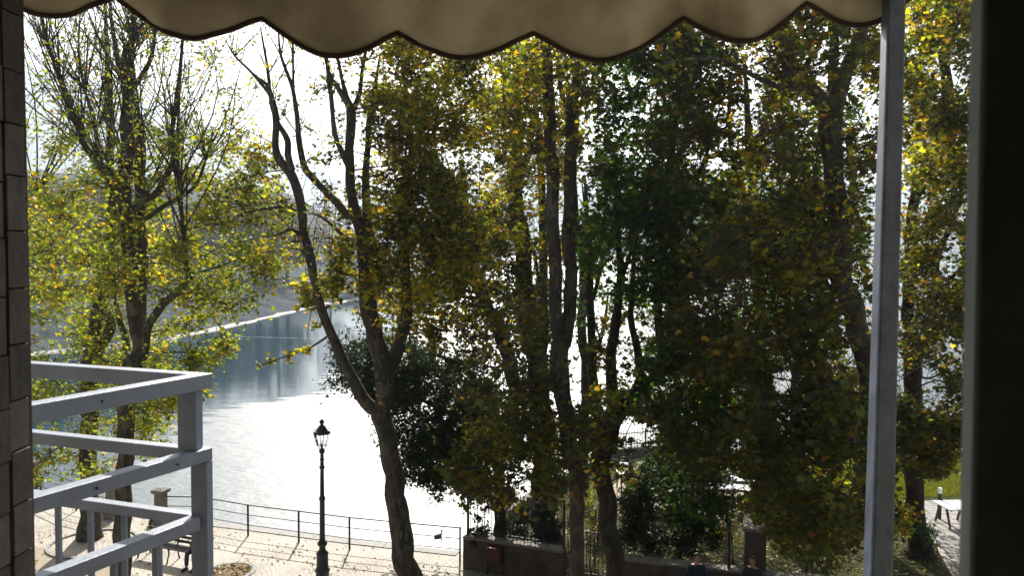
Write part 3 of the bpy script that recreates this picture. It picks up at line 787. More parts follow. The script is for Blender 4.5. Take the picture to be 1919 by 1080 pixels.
T1.trace([(655, 408, 14), (640, 392, 14), (612, 362, 13), (583, 330, 13), (570, 312, 13), (561, 265, 11), (556, 220, 9), (550, 170, 8), (535, 130, 6), (525, 95, 5), (520, 20, 4)], (19.3, 18.6))
T1.trace([(551, 180, 6), (549, 130, 5), (549, 70, 4), (552, -20, 4)], (18.7, 18.7))
T1.trace([(658, 320, 13), (643, 290, 12), (629, 252, 10), (622, 200, 9), (617, 150, 9), (612, 110, 7), (595, 100, 5), (570, 60, 4)], (19.2, 19))
T1.trace([(662, 205, 12), (648, 175, 9), (640, 140, 7), (630, 90, 6), (622, 20, 4)], (19, 19.2))
T1.trace([(664, 205, 11), (674, 170, 9), (680, 130, 7), (690, 60, 5), (700, -20, 4)], (19, 19))
T1.trace([(690, 540, 20), (700, 480, 18), (692, 430, 16), (687, 400, 15), (686, 333, 14), (690, 250, 11), (700, 180, 9), (712, 100, 6)], (19.5, 20))
T1.trace([(726, 700, 24), (745, 660, 24), (756, 620, 24), (764, 570, 22), (762, 500, 20), (755, 440, 18), (758, 360, 16), (770, 290, 13), (765, 200, 10), (752, 120, 8)], (19.7, 20.5))
T1.trace([(575, 455, 7), (562, 440, 8), (545, 430, 7), (520, 440, 5), (490, 445, 4)], (19.1, 18.6))
T1.trace([(640, 440, 8), (620, 420, 6), (600, 405, 5), (580, 400, 4)], (19.3, 18.8))
T1.trace([(640, 570, 4), (620, 540, 4), (596, 520, 4)], (19.4, 19))
T1.trace([(622, 625, 5), (600, 640, 4), (575, 655, 3.5), (545, 665, 3), (515, 676, 2.5), (480, 688, 2.5)], (19.4, 19))
T1.trace([(555, 395, 6), (535, 388, 6), (505, 390, 5), (470, 396, 3.5), (440, 405, 3)], (19.1, 18.6))
T1.shoots([(500, 140, 18.6), (525, 110, 18.6), (549, 100, 18.7), (600, 100, 19), (620, 150, 19), (520, 230, 18.7), (560, 250, 18.7), (440, 104, 18.3), (680, 130, 19)], 5, (1.0, 3.0), 'gold', 10, 0.11, 0.33)
h1 = [(560, 200, 60, 130), (590, 640, 60, 40), (600, 850, 110, 160)]
T1.zone(690, -60, 920, 400, 18, 22, 80, 75, 'gold', (0.4, 0.75), 0.13, h1)
T1.zone(640, 300, 900, 620, 18, 22, 64, 75, 'gold', (0.4, 0.75), 0.135, h1)
T1.zone(560, 430, 740, 620, 18, 20.5, 16, 60, 'gold', (0.3, 0.6), 0.13, h1)
T1.zone(690, 60, 830, 460, 18.5, 21.5, 34, 75, 'gold', (0.4, 0.7), 0.13)
T1.zone(820, 330, 990, 520, 18.5, 21.5, 16, 70, 'gold', (0.4, 0.7), 0.13)
T1.zone(440, 160, 660, 480, 18, 20.5, 26, 26, 'olive', (0.35, 0.6), 0.11)
T1.zone(600, 90, 720, 420, 18, 20.5, 12, 40, 'olive', (0.35, 0.6), 0.12)
T1.zone(760, 380, 980, 700, 18.5, 22, 34, 70, 'olive', (0.4, 0.7), 0.135, h1)
for q in [(585, 505), (620, 545), (596, 520), (505, 680), (540, 667), (573, 655), (486, 688), (600, 610), (572, 440)]:
    T1.clump(P(q[0], q[1], 19.1), 0.22, 34, 'gold', 0.14, twigs=3)
T1.fill_shoots(90, (1.0, 3.0), 'gold', 9)
T1.finish(singles=300, gaps=OPEN + [(590, 760, 60, 70, .9)])

# ------------------------------------------------------------------ evergreen behind it, hanging over the water
EV = Tree('evergreen_tree', 'dark glossy evergreen leaning over the lake behind the forked plane tree', None, 26.3, 'bark_dark', 'leaf_hard'); EV.mul = (1.5, 1.5, 1.6)
EV.trace([(936, 1035, 26), (936, 960, 22), (936, 900, 22), (935, 850, 22), (950, 790, 26), (966, 735, 28), (950, 670, 28), (930, 605, 26), (905, 560, 23), (893, 520, 20), (880, 455, 17), (872, 380, 14), (866, 300, 11)], 26.3, True, 'trunk')
EV.trace([(936, 880, 12), (900, 820, 11), (850, 780, 10), (790, 750, 8), (720, 730, 6), (660, 700, 4)], (26.3, 25))
EV.trace([(938, 860, 12), (905, 860, 10), (860, 870, 8), (810, 880, 6), (780, 900, 4)], (26.3, 25.5))
EV.trace([(945, 800, 10), (915, 740, 9), (870, 690, 8), (800, 660, 6), (740, 650, 4)], (26.3, 26))
he = [(600, 860, 95, 130), (750, 960, 70, 60), (640, 930, 100, 60)]
EV.zone(620, 620, 800, 770, 23.5, 28, 36, 150, 'dark', (0.5, 0.9), 0.10, he)
EV.zone(700, 640, 930, 900, 23.5, 28, 74, 160, 'dark', (0.5, 0.9), 0.10, he)
EV.zone(740, 800, 900, 945, 23.5, 26, 26, 160, 'dark', (0.45, 0.8), 0.10, he + [(890, 960, 60, 40)])
EV.zone(840, 380, 1000, 640, 25, 28, 30, 130, 'dark', (0.5, 0.9), 0.10)
EV.zone(850, 760, 965, 935, 23.6, 25.5, 22, 150, 'dark', (0.4, 0.7), 0.10)
EV.zone(880, 640, 1010, 800, 26, 29, 12, 100, 'dark', (0.5, 0.8), 0.10)
EV.finish('oval', 0, gaps=[(640, 900, 70, 100, 1), (830, 1000, 60, 60, 1), (955, 690, 40, 50, .6)] + OPEN[16:])

# ------------------------------------------------------------------ middle trees
T2 = Tree('plane_tree', 'slim pale-barked plane tree with two parallel stems in front of the picket fence', None, 16.5); T2.mul = (1.3, 1.6, 1.1)
T2.trace([(1083, 1090, 30), (1081, 1000, 29), (1078, 900, 28), (1066, 820, 30), (1050, 740, 34), (1046, 690, 36), (1052, 640, 38)], 16.5, True, 'trunk')
T2.trace([(1048, 670, 26), (1044, 600, 26), (1042, 520, 26), (1038, 420, 26), (1034, 330, 25), (1031, 250, 25), (1028, 180, 24), (1024, 100, 20), (1020, 20, 16), (1014, -100, 10)], (16.5, 16.3))
T2.trace([(1060, 650, 26), (1068, 590, 25), (1069, 500, 24), (1067, 400, 24), (1068, 300, 24), (1070, 230, 25), (1076, 180, 22), (1086, 120, 16), (1096, 40, 12), (1104, -60, 8)], (16.6, 16.9))
T2.trace([(1070, 220, 13), (1058, 190, 11), (1048, 140, 9), (1045, 60, 7)], (16.9, 17.1))
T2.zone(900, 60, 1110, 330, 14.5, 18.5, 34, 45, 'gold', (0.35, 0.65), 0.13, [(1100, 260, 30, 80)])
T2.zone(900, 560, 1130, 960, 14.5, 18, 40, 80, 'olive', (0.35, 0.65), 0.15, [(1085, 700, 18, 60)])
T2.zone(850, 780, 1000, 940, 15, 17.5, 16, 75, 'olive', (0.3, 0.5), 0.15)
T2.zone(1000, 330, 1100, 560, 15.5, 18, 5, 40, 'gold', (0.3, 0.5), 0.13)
T2.zone(900, -40, 1110, 420, 15, 18.5, 16, 40, 'gold', (0.4, 0.7), 0.13)
T2.fill_shoots(70, (1.2, 3.2), 'gold')
T2.finish(singles=300, gaps=OPEN + [(1040, 400, 20, 260, .7), (1068, 400, 16, 240, .7), (1055, 700, 26, 120, .5), (1078, 950, 20, 120, .7), (1082, 1030, 60, 60, 1)])

T5 = Tree('plane_tree', 'stout dark plane tree with a flared foot, rooted behind the picket fence', None, 26.8, 'bark_dark'); T5.mul = (1.4, 1.6, 1.15)
T5.trace([(1024, 1012, 58), (1022, 985, 48), (1020, 930, 42), (1018, 860, 38), (1016, 780, 38), (1010, 720, 38), (1003, 660, 36), (990, 590, 34), (980, 500, 32), (975, 430, 30), (966, 370, 28), (960, 320, 26), (968, 270, 20), (972, 220, 17), (968, 150, 14), (960, 60, 10)], 26.8, True, 'trunk')
T5.trace([(968, 340, 18), (985, 300, 15), (998, 240, 12), (1005, 170, 10), (1012, 90, 8)], (26.8, 26))
T5.trace([(1012, 700, 20), (1020, 620, 18), (1018, 500, 17), (1016, 400, 15), (1012, 300, 13), (1005, 200, 10)], (27, 28))
T5.trace([(1014, 560, 8), (1000, 470, 7), (985, 420, 6)], (27.4, 27.8))
T5.zone(820, -80, 1100, 420, 22, 28, 70, 60, 'gold', (0.5, 0.9), 0.15)
T5.zone(900, 380, 1060, 640, 24, 29, 18, 70, 'olive', (0.5, 0.8), 0.15)
T5.zone(920, 760, 1080, 900, 24, 29, 16, 70, 'olive', (0.5, 0.8), 0.15)
T5.fill_shoots(120, (1.5, 4), 'gold', 10, 0.14)
T5.finish(singles=150, gaps=OPEN)

T3 = Tree('maple_tree', 'broad green-leaved tree with U-shaped forks, between the fence gap and the dark hedge', None, 18.5, 'bark_dark'); T3.mul = (1.5, 1.3, 1.15)
T3.trace([(1152, 1090, 38), (1146, 1020, 36), (1138, 950, 34), (1131, 900, 34), (1132, 850, 36), (1143, 800, 40), (1156, 765, 44), (1162, 740, 42)], 18.5, True, 'trunk')
T3.trace([(1158, 760, 24), (1148, 725, 22), (1144, 690, 20), (1150, 640, 19), (1154, 600, 18), (1160, 560, 16), (1164, 520, 16), (1160, 470, 12), (1158, 400, 10), (1150, 300, 8)], (18.5, 18.8))
T3.trace([(1162, 525, 10), (1172, 498, 9), (1182, 472, 8), (1196, 420, 7)], (18.8, 18.8))
T3.trace([(1168, 755, 24), (1190, 738, 24), (1200, 700, 18), (1192, 640, 14), (1183, 600, 12), (1185, 540, 10), (1190, 450, 9), (1205, 340, 7)], (18.5, 18))
T3.trace([(1180, 745, 24), (1205, 728, 24), (1228, 705, 22), (1238, 672, 18), (1236, 630, 17), (1232, 560, 16), (1240, 480, 14), (1250, 380, 12), (1262, 260, 9), (1270, 150, 7)], (18.4, 17.6))
T3.trace([(1132, 860, 22), (1118, 780, 20), (1112, 700, 18), (1108, 600, 16), (1104, 500, 14), (1100, 430, 12), (1096, 330, 8)], (19.0, 21))
T3.trace([(1240, 480, 10), (1280, 400, 9), (1320, 300, 8), (1350, 200, 6)], (17.8, 17))
T3.trace([(1112, 560, 9), (1126, 500, 8), (1128, 440, 7), (1136, 380, 5)], (20, 21))
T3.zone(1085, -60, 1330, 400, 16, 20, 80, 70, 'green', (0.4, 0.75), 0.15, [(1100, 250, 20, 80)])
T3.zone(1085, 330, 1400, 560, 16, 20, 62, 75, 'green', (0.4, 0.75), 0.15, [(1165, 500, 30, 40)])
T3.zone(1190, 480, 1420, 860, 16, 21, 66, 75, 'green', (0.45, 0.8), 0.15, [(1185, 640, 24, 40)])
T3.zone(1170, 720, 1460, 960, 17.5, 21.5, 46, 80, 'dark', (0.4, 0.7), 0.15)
T3.zone(1090, 560, 1240, 900, 17.5, 20.5, 14, 60, 'olive', (0.35, 0.6), 0.15)
T3.zone(1220, -60, 1480, 400, 15.5, 20, 60, 70, 'olive', (0.45, 0.8), 0.14, [(1420, 180, 30, 100)])
T3.fill_shoots(90, (1.2, 3.2), 'olive', 9)
T3.finish(singles=300, gaps=OPEN + [(1140, 1040, 60, 50, 1)])

# ------------------------------------------------------------------ right trees
T7 = Tree('plane_tree', 'large mottled plane tree leaning behind the grey awning pole', None, 15.5); T7.mul = (1.3, 1.2, 1.15)
T7.trace([(1650, 1090, 48), (1648, 980, 46), (1646, 880, 44), (1640, 780, 44), (1628, 700, 44), (1612, 640, 43), (1596, 575, 42), (1580, 520, 42), (1572, 470, 40), (1567, 380, 38), (1562, 300, 38), (1560, 240, 42), (1566, 190, 46)], 15.5, True, 'trunk')
T7.trace([(1560, 215, 30), (1535, 185, 30), (1505, 160, 28), (1480, 145, 24), (1478, 100, 18), (1474, 40, 16), (1470, -40, 13)], (15.5, 14.8))
T7.trace([(1566, 190, 32), (1580, 150, 30), (1600, 105, 28), (1612, 60, 26), (1622, 0, 22), (1630, -80, 16)], (15.5, 15))
T7.trace([(1562, 200, 20), (1560, 140, 20), (1566, 80, 18), (1560, 20, 14), (1556, -60, 10)], (15.6, 16.4))
T7.trace([(1500, 165, 14), (1470, 165, 12), (1430, 150, 10), (1390, 130, 8), (1340, 110, 6), (1240, 118, 5)], (15.2, 14.2))
T7.trace([(1580, 500, 14), (1530, 430, 12), (1480, 380, 10), (1430, 350, 8)], (15.3, 14))
T7.trace([(1640, 800, 16), (1600, 760, 13), (1540, 740, 11), (1480, 735, 9)], (15.5, 14.2))
T7.zone(1430, -140, 1670, 420, 13, 17.5, 78, 65, 'olive', (0.35, 0.65), 0.14)
T7.zone(1290, 350, 1650, 720, 12.5, 17, 110, 70, 'olive', (0.35, 0.65), 0.145, [(1475, 712, 30, 26)])
T7.zone(1380, 700, 1650, 1040, 12.5, 17.5, 96, 75, 'olive', (0.35, 0.65), 0.15, [(1475, 712, 36, 30), (1375, 912, 40, 30), (1590, 890, 16, 28), (1405, 1030, 50, 60)])
T7.zone(1200, 560, 1440, 860, 14, 18, 34, 70, 'olive', (0.35, 0.65), 0.15, [(1190, 640, 30, 60)])
T7.zone(1380, -40, 1500, 330, 14, 17, 14, 45, 'gold', (0.4, 0.6), 0.13)
T7.fill_shoots(110, (1.0, 2.8), 'gold', 9)
T7.finish(singles=300, gaps=OPEN + [(1564, 320, 26, 120, .8), (1575, 480, 26, 90, .75), (1602, 600, 28, 90, .75), (1628, 720, 22, 80, .6), (1580, 170, 60, 70, .45), (1408, 1040, 36, 50, .9), (1310, 1050, 30, 26, 1)])

T8 = Tree('plane_tree', 'dark straight plane tree with a flared foot on the lawn beside the slab path', None, 25.4, 'bark_dark'); T8.mul = (1.7, 1.9, 1.2)
T8.trace([(1722, 1045, 50), (1718, 1010, 38), (1715, 950, 33), (1712, 880, 32), (1710, 800, 32), (1712, 730, 32), (1712, 680, 34), (1712, 650, 34)], 25.4, True, 'trunk')
T8.trace([(1710, 660, 24), (1702, 600, 22), (1706, 520, 22), (1708, 440, 20), (1712, 370, 20), (1728, 325, 20), (1745, 290, 20), (1762, 250, 20), (1775, 190, 20), (1770, 120, 19), (1764, 40, 18), (1760, -60, 14)], (25.4, 24))
T8.trace([(1716, 660, 22), (1738, 640, 22), (1756, 600, 20), (1758, 550, 18), (1752, 500, 16), (1760, 470, 12), (1778, 430, 10), (1796, 380, 8), (1820, 330, 6)], (25.4, 24.6))
T8.trace([(1756, 560, 8), (1776, 530, 8), (1800, 505, 7), (1830, 490, 5)], (25, 24.4))
T8.zone(1680, -60, 1860, 420, 19, 24, 26, 75, 'olive', (0.5, 0.85), 0.15)
T8.zone(1680, -160, 1860, 420, 19, 26, 50, 75, 'olive', (0.5, 0.85), 0.15)
T8.zone(1680, 380, 1860, 760, 20, 26, 50, 80, 'olive', (0.5, 0.85), 0.15, [(1740, 730, 40, 40), (1780, 480, 20, 50)])
T8.zone(1660, 740, 1830, 880, 20, 25, 30, 80, 'olive', (0.45, 0.75), 0.15, [(1740, 740, 30, 30)])
T8.zone(1640, 860, 1700, 1020, 20, 23, 10, 70, 'olive', (0.4, 0.6), 0.15, [(1700, 915, 25, 45)])
T8.fill_shoots(70, (1.5, 3.5), 'gold', 9)
T8.finish(singles=200, gaps=OPEN)

T10 = Tree('maple_tree', 'dark trunk behind the white cafe tables, below the dense olive crown', None, 28.5, 'bark_dark'); T10.mul = (1.4, 1.3, 1.1)
T10.trace([(1432, 985, 30), (1430, 900, 27), (1424, 800, 27), (1420, 720, 27), (1424, 640, 26), (1422, 560, 24), (1418, 480, 22), (1412, 380, 18), (1405, 280, 14), (1400, 180, 10), (1392, 100, 8)], 28.5, True, 'trunk')
T10.trace([(1420, 520, 12), (1445, 440, 10), (1462, 360, 8), (1470, 280, 6)], (28.5, 28))
T10.trace([(1412, 400, 12), (1380, 330, 10), (1365, 240, 8), (1372, 160, 6)], (28.4, 28))
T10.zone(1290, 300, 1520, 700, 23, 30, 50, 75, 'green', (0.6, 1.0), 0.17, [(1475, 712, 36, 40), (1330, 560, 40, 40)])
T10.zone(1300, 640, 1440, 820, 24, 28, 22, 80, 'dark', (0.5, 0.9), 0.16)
T10.finish(singles=120, gaps=OPEN)

T11 = Tree('maple_tree', 'slender dark forked tree by the water, right of the trunk behind the cafe tables', None, 33, 'bark_dark'); T11.mul = (1.4, 1.3, 1.1)
T11.trace([(1492, 915, 22), (1492, 840, 20), (1492, 760, 20), (1492, 700, 18), (1494, 600, 17), (1494, 500, 17), (1492, 420, 16), (1486, 340, 12), (1480, 240, 9)], 33, True, 'trunk')
T11.trace([(1494, 480, 9), (1515, 430, 8), (1530, 370, 6)], (33, 32))
T11.trace([(1492, 720, 9), (1470, 640, 8), (1455, 560, 6)], (33, 32))
T11.zone(1400, 140, 1640, 560, 28, 35, 38, 80, 'green', (0.7, 1.1), 0.18, [(1420, 170, 24, 90)])
T11.zone(1500, 600, 1680, 860, 27, 34, 24, 80, 'green', (0.6, 1.0), 0.17)
T11.finish('mid', 0, gaps=OPEN)

T12 = Tree('maple_tree', 'thin crooked tree on the promontory corner, behind the stout flared trunk', None, 31, 'bark_dark'); T12.mul = (1.4, 1.3, 1.1)
T12.trace([(1096, 945, 22), (1092, 880, 20), (1096, 800, 19), (1098, 700, 18), (1090, 600, 17), (1092, 500, 15), (1080, 420, 12), (1076, 330, 9)], 31, True, 'trunk')
T12.trace([(1094, 560, 9), (1112, 500, 8), (1100, 420, 6), (1090, 340, 5)], (31, 31))
T12.trace([(1097, 700, 9), (1130, 620, 8), (1140, 540, 6)], (31, 30))
T12.zone(1060, 380, 1200, 640, 28, 33, 14, 60, 'green', (0.6, 0.9), 0.15)
T12.zone(960, 440, 1110, 700, 28, 33, 12, 70, 'dark', (0.6, 0.9), 0.14)
T12.zone(1140, 580, 1400, 800, 28, 33, 26, 80, 'dark', (0.6, 1.0), 0.15)
T12.finish('mid', 0, gaps=OPEN)

# ------------------------------------------------------------------ hedge and shrubs
def shrub(name, label, cat, base, x0, y0, x1, y1, d0, d1, n, per, pal, size, lm='leaf_hard', kindl='oval', stems=5, rad=(0.3, 0.55), group=None, shape='box'):
    t = Tree(name, label, group, base[2], 'bark_dark', lm, cat)
    g = G(base[0], base[1]) if base[1] > 0 else P(base[0], 900, base[2])
    bx = P(base[0], 900, base[2])
    t.root = empty(name, (bx.x, bx.y, 0), 0, label, cat, group)
    for k in range(stems):
        a = Vector((bx.x + random.uniform(-.5, .5) * (x1 - x0) / F * base[2] * 0.8, bx.y + random.uniform(-.3, .3), -0.05))
        e = P(random.uniform(x0, x1), y0 + (y1 - y0) * random.uniform(0.1, .4), random.uniform(d0, d1))
        sm = catmull([(a, 0.018), (a.lerp(e, .5) + Vector((random.uniform(-.06, .06), 0, 0.04)), 0.012), (e, 0.005)], 4)
        t.limbs.append(('stem', sm)); t.nodes += sm
    t.zone(x0, y0, x1, y1, d0, d1, n, per, pal, rad, size, shape=shape)
    return t.finish(kindl, 0, gaps=[(1110, 1040, 26, 40, 1.0)])
shrub('hedge_bush', 'dense dark green hedge bush behind the low wall beside the cafe tables', 'bush', (1255, 1060, 24.0), 1168, 875, 1350, 1062, 23.2, 25.3, 150, 230, 'dark', 0.12)
shrub('garden_shrub', 'loose bright green shrub on top of the dark hedge bush', 'bush', (1290, 1060, 26.0), 1200, 850, 1350, 940, 25, 27.5, 26, 200, 'green', 0.12, 'leaf', 'oval')
shrub('garden_shrub', 'sunlit yellow-green shrub between the stout dark trunk and the slim pale trunk', 'bush', (1062, 1000, 25.2), 1040, 905, 1072, 1005, 25.0, 26.2, 12, 110, 'yellowgreen', 0.08, 'leaf', 'oval', 3, (0.2, 0.35))
shrub('garden_shrub', 'rust-brown leaved shrub in the gap of the fence right of the slim pale trunk', 'bush', (1112, 1040, 23.6), 1098, 975, 1130, 1045, 23.6, 24.6, 12, 90, 'litter', 0.08, 'leaf', 'oval', 3, (0.15, 0.3))
shrub('garden_shrub', 'yellow-green shrub in the gap of the fence, above the rust-brown shrub', 'bush', (1112, 1010, 26.5), 1096, 900, 1132, 985, 26.0, 27.5, 14, 110, 'yellowgreen', 0.08, 'leaf', 'oval', 3, (0.2, 0.4))
shrub('garden_shrub', 'pale dry shrub beside the stone gate pillar', 'bush', (1372, 1045, 23.2), 1350, 945, 1400, 1030, 22.8, 24.0, 14, 90, 'gold', 0.07, 'leaf', 'oval', 3, (0.2, 0.35))
shrub('garden_shrub', 'low ragged shrub at the foot of the leaning plane behind the awning pole', 'bush', (1520, 1060, 21.5), 1460, 940, 1610, 1080, 19.5, 22.5, 26, 110, 'olive', 0.09, 'leaf', 'oval', 5, (0.3, 0.5))
shrub('garden_shrub', 'low green shrub at the foot of the dark straight plane', 'bush', (1740, 1030, 25.6), 1700, 975, 1750, 1035, 24.3, 25.6, 9, 90, 'green', 0.09, 'leaf', 'oval', 3, (0.2, 0.4))
shrub('garden_shrub', 'dark low shrub mass on the slope below the diagonal parapet', 'bush', (1010, 1000, 26.0), 955, 950, 1060, 1018, 25.4, 26.6, 26, 170, 'dark', 0.10, 'leaf_hard', 'oval', 4, (0.2, 0.35))
shrub('climbing_plant', 'dark climber tangled on the picket fence next to the lake railing', 'climber', (905, 1015, 24.3), 880, 945, 948, 1015, 24.1, 24.5, 22, 60, 'dark', 0.085, 'leaf_hard', 'mid', 5, (0.15, 0.28))
shrub('climbing_plant', 'dark climber covering the fence in front of the stout flared trunk', 'climber', (990, 1015, 24.5), 950, 965, 1040, 1020, 24.2, 25.0, 22, 70, 'dark', 0.085, 'leaf_hard', 'mid', 5, (0.18, 0.3))

# ------------------------------------------------------------------ grass tufts and fallen leaves
def blades(name, poly_fn, n, hgt, mat_):
    pos = np.array([poly_fn() for _ in range(n)])
    v = np.zeros((n, 3, 3)); ang = np.random.uniform(0, np.pi, n); wv = 0.012
    dx = np.stack([np.cos(ang), np.sin(ang), np.zeros(n)], 1) * wv
    hh = hgt * np.random.uniform(.5, 1.3, n)
    v[:, 0] = pos - dx; v[:, 1] = pos + dx
    v[:, 2] = pos + np.stack([np.random.normal(0, .04, n), np.random.normal(0, .04, n), hh], 1)
    me = bpy.data.meshes.new(name); me.vertices.add(3 * n); me.vertices.foreach_set('co', v.astype(np.float32).ravel())
    me.loops.add(3 * n); me.loops.foreach_set('vertex_index', np.arange(3 * n, dtype=np.int32))
    me.polygons.add(n); me.polygons.foreach_set('loop_start', np.arange(0, 3 * n, 3, dtype=np.int32)); me.update(calc_edges=True)
    me.materials.append(mat_); o = bpy.data.objects.new(name, me); col.objects.link(o); o['kind'] = 'stuff'
    tag(o, 'green grass of the lakeside lawn on the right', 'grass'); return o
def pl():
    while True:
        x = random.uniform(9.5, 22); y = random.uniform(27.5, 39)
        if x - 15.0 > 0 and y < 31.5 + (x - 15) * 0.1: continue
        if x > 12.5 + (y - 20.5) * 0.245 and y < 30.7: continue
        return (x, y, 0.01)
blades('lawn_grass', pl, 90000, 0.09, M['grass'])

def litter(name, fn, n, lab):
    pos = np.array([fn() for _ in range(n)])
    o = leaves_object(name, pos, np.random.uniform(.05, .12, n), pal_cols('litter', n), 'mid', M['litter'], None, up=3.0)
    tag(o, lab, 'fallen leaves')
def f1():
    while True:
        x = random.uniform(-26, -1.5); y = random.uniform(17, 30)
        if y < 25.3 + (-1.6 - x) * 0.31 - random.expovariate(1.0) * 0.6 and random.random() < (0.35 + 0.65 * (noise.noise(Vector((x * .5, y * .5, 0))) > 0.1)):
            return (x, y, 0.03)
litter('fallen_leaves', f1, 2200, 'dry leaves scattered over the quay paving')
def f2():
    return (random.uniform(-0.8, 14), random.uniform(21.6, 30), 0.035)
litter('fallen_leaves', f2, 5000, 'brown leaf litter covering the garden ground under the trees')

# ------------------------------------------------------------------ tree pit
def pit(px, py, r, lab):
    g = G(px, py)
    t = empty('tree_pit', g, 0, lab, 'tree pit')
    n = 20
    MB().lathe([(r * .5, 0.004), (r - 0.02, 0.010)], 24).build('soil', M['soil'], t)
    for k in range(n):
        a0 = 2 * math.pi * (k + .04) / n; a1 = 2 * math.pi * (k + .96) / n
        MB().prism([(math.cos(a) * q, math.sin(a) * q) for a, q in ((a0, r), (a0, r + .12), (a1, r + .12), (a1, r))], 0.001, 0.024).build('edge_stone', M['kerb'], t)
    pos = np.array([(g.x + r * 0.9 * math.sqrt(random.random()) * math.cos(q), g.y + r * .9 * math.sqrt(random.random()) * math.sin(q), 0.03) for q in np.random.uniform(0, 6.283, 320)]) - np.array(g)
    leaves_object('leaf_litter', pos, np.random.uniform(.05, .12, len(pos)), pal_cols('litter', len(pos)), 'mid', M['litter'], t, up=2.0)
pit(432, 1072, 0.62, 'round tree pit of brown leaves set in the paving left of the lamp post')
bpit = G(172, 1022)
t = empty('tree_pit', (bpit.x, bpit.y + .1, 0), 0, 'wide stone-edged pit round the flared trunk by the quay pillars', 'tree pit')
for k in range(30):
    a0 = 2 * math.pi * (k + .04) / 30; a1 = 2 * math.pi * (k + .96) / 30
    MB().prism([(math.cos(a) * q, math.sin(a) * q) for a, q in ((a0, 1.25), (a0, 1.36), (a1, 1.36), (a1, 1.25))], 0.001, 0.05).build('edge_stone', M['kerb'], t)

# ------------------------------------------------------------------ quay railing
rail_pts = [G(862, 1053), G(757, 1042), G(655, 1031), G(560, 1018), G(465, 1005)]
rail_pts.append(Vector((-10.55, 27.75, 0)))
pil1 = G(302, 986); pil2 = G(211, 972)
left_pts = [G(143, 958), Vector((-18.0, 31.2, 0)), Vector((-20.2, 32.5, 0)), Vector((-22.5, 33.8, 0))]
def railing(pts, ends, label):
    o0 = Vector(pts[0])
    t = empty('lakeside_railing', (o0.x, o0.y, 0), 0, label, 'railing', 'iron railings along the quay')
    for p in pts:
        q = p - o0
        b = MB().box((q.x - .028, q.y - .028, 0), (q.x + .028, q.y + .028, 1.06)); b.build('post', M['iron'], t, bevel=0.004)
    chain = [ends[0]] * bool(ends[0]) + list(pts) + [ends[1]] * bool(ends[1])
    for z, r in ((1.03, .020), (0.70, .014), (0.36, .014)):
        MB().tube([p - o0 + Vector((0, 0, z)) for p in chain], r, 6).build('rail', M['iron'], t, smooth=True)
railing(rail_pts, (None, pil1 + Vector((.2, -.05, 0))), 'long black three-rail railing along the lake edge, right of the stone pillar')
railing([left_pts[0]] + left_pts[1:], (pil2 + Vector((-.2, .05, 0)), None), 'short black railing along the lake edge at the far left, beyond the stone pillars')
def pillar(g, lab):
    t = empty('stone_pillar', g, R(-16), lab, 'pillar', 'stone pillars on the quay')
    MB().box((-.22, -.22, 0), (.22, .22, 0.16)).box((-.19, -.19, .16), (.19, .19, .22)).build('plinth', M['stone'], t, bevel=.01)
    MB().box((-.155, -.155, .22), (.155, .155, 1.14)).build('shaft', M['stone'], t, bevel=.012)
    c = MB()
    c.add([(-.2,-.2,1.14),(.2,-.2,1.14),(.2,.2,1.14),(-.2,.2,1.14),(-.23,-.23,1.2),(.23,-.23,1.2),(.23,.23,1.2),(-.23,.23,1.2),(-.23,-.23,1.26),(.23,-.23,1.26),(.23,.23,1.26),(-.23,.23,1.26),(-.05,-.05,1.33),(.05,-.05,1.33),(.05,.05,1.33),(-.05,.05,1.33)],
          [(3,2,1,0)] + [(a+i, a+(i+1)%4, a+4+(i+1)%4, a+4+i) for a in (0,4,8) for i in range(4)] + [(12,13,14,15)])
    c.build('cap', M['stone'], t)
    # scroll bracket at the foot
    MB().tube([(-.22, -.05, .34), (-.30, -.05, .26), (-.33, -.05, .14), (-.36, -.05, .03)], [.05, .07, .09, .11], 8).build('foot_scroll', M['iron'], t, smooth=True)
pillar(pil1, 'stone pillar with a moulded cap where the long lake railing begins')
pillar(pil2, 'stone pillar half hidden behind the tall left plane trunk')

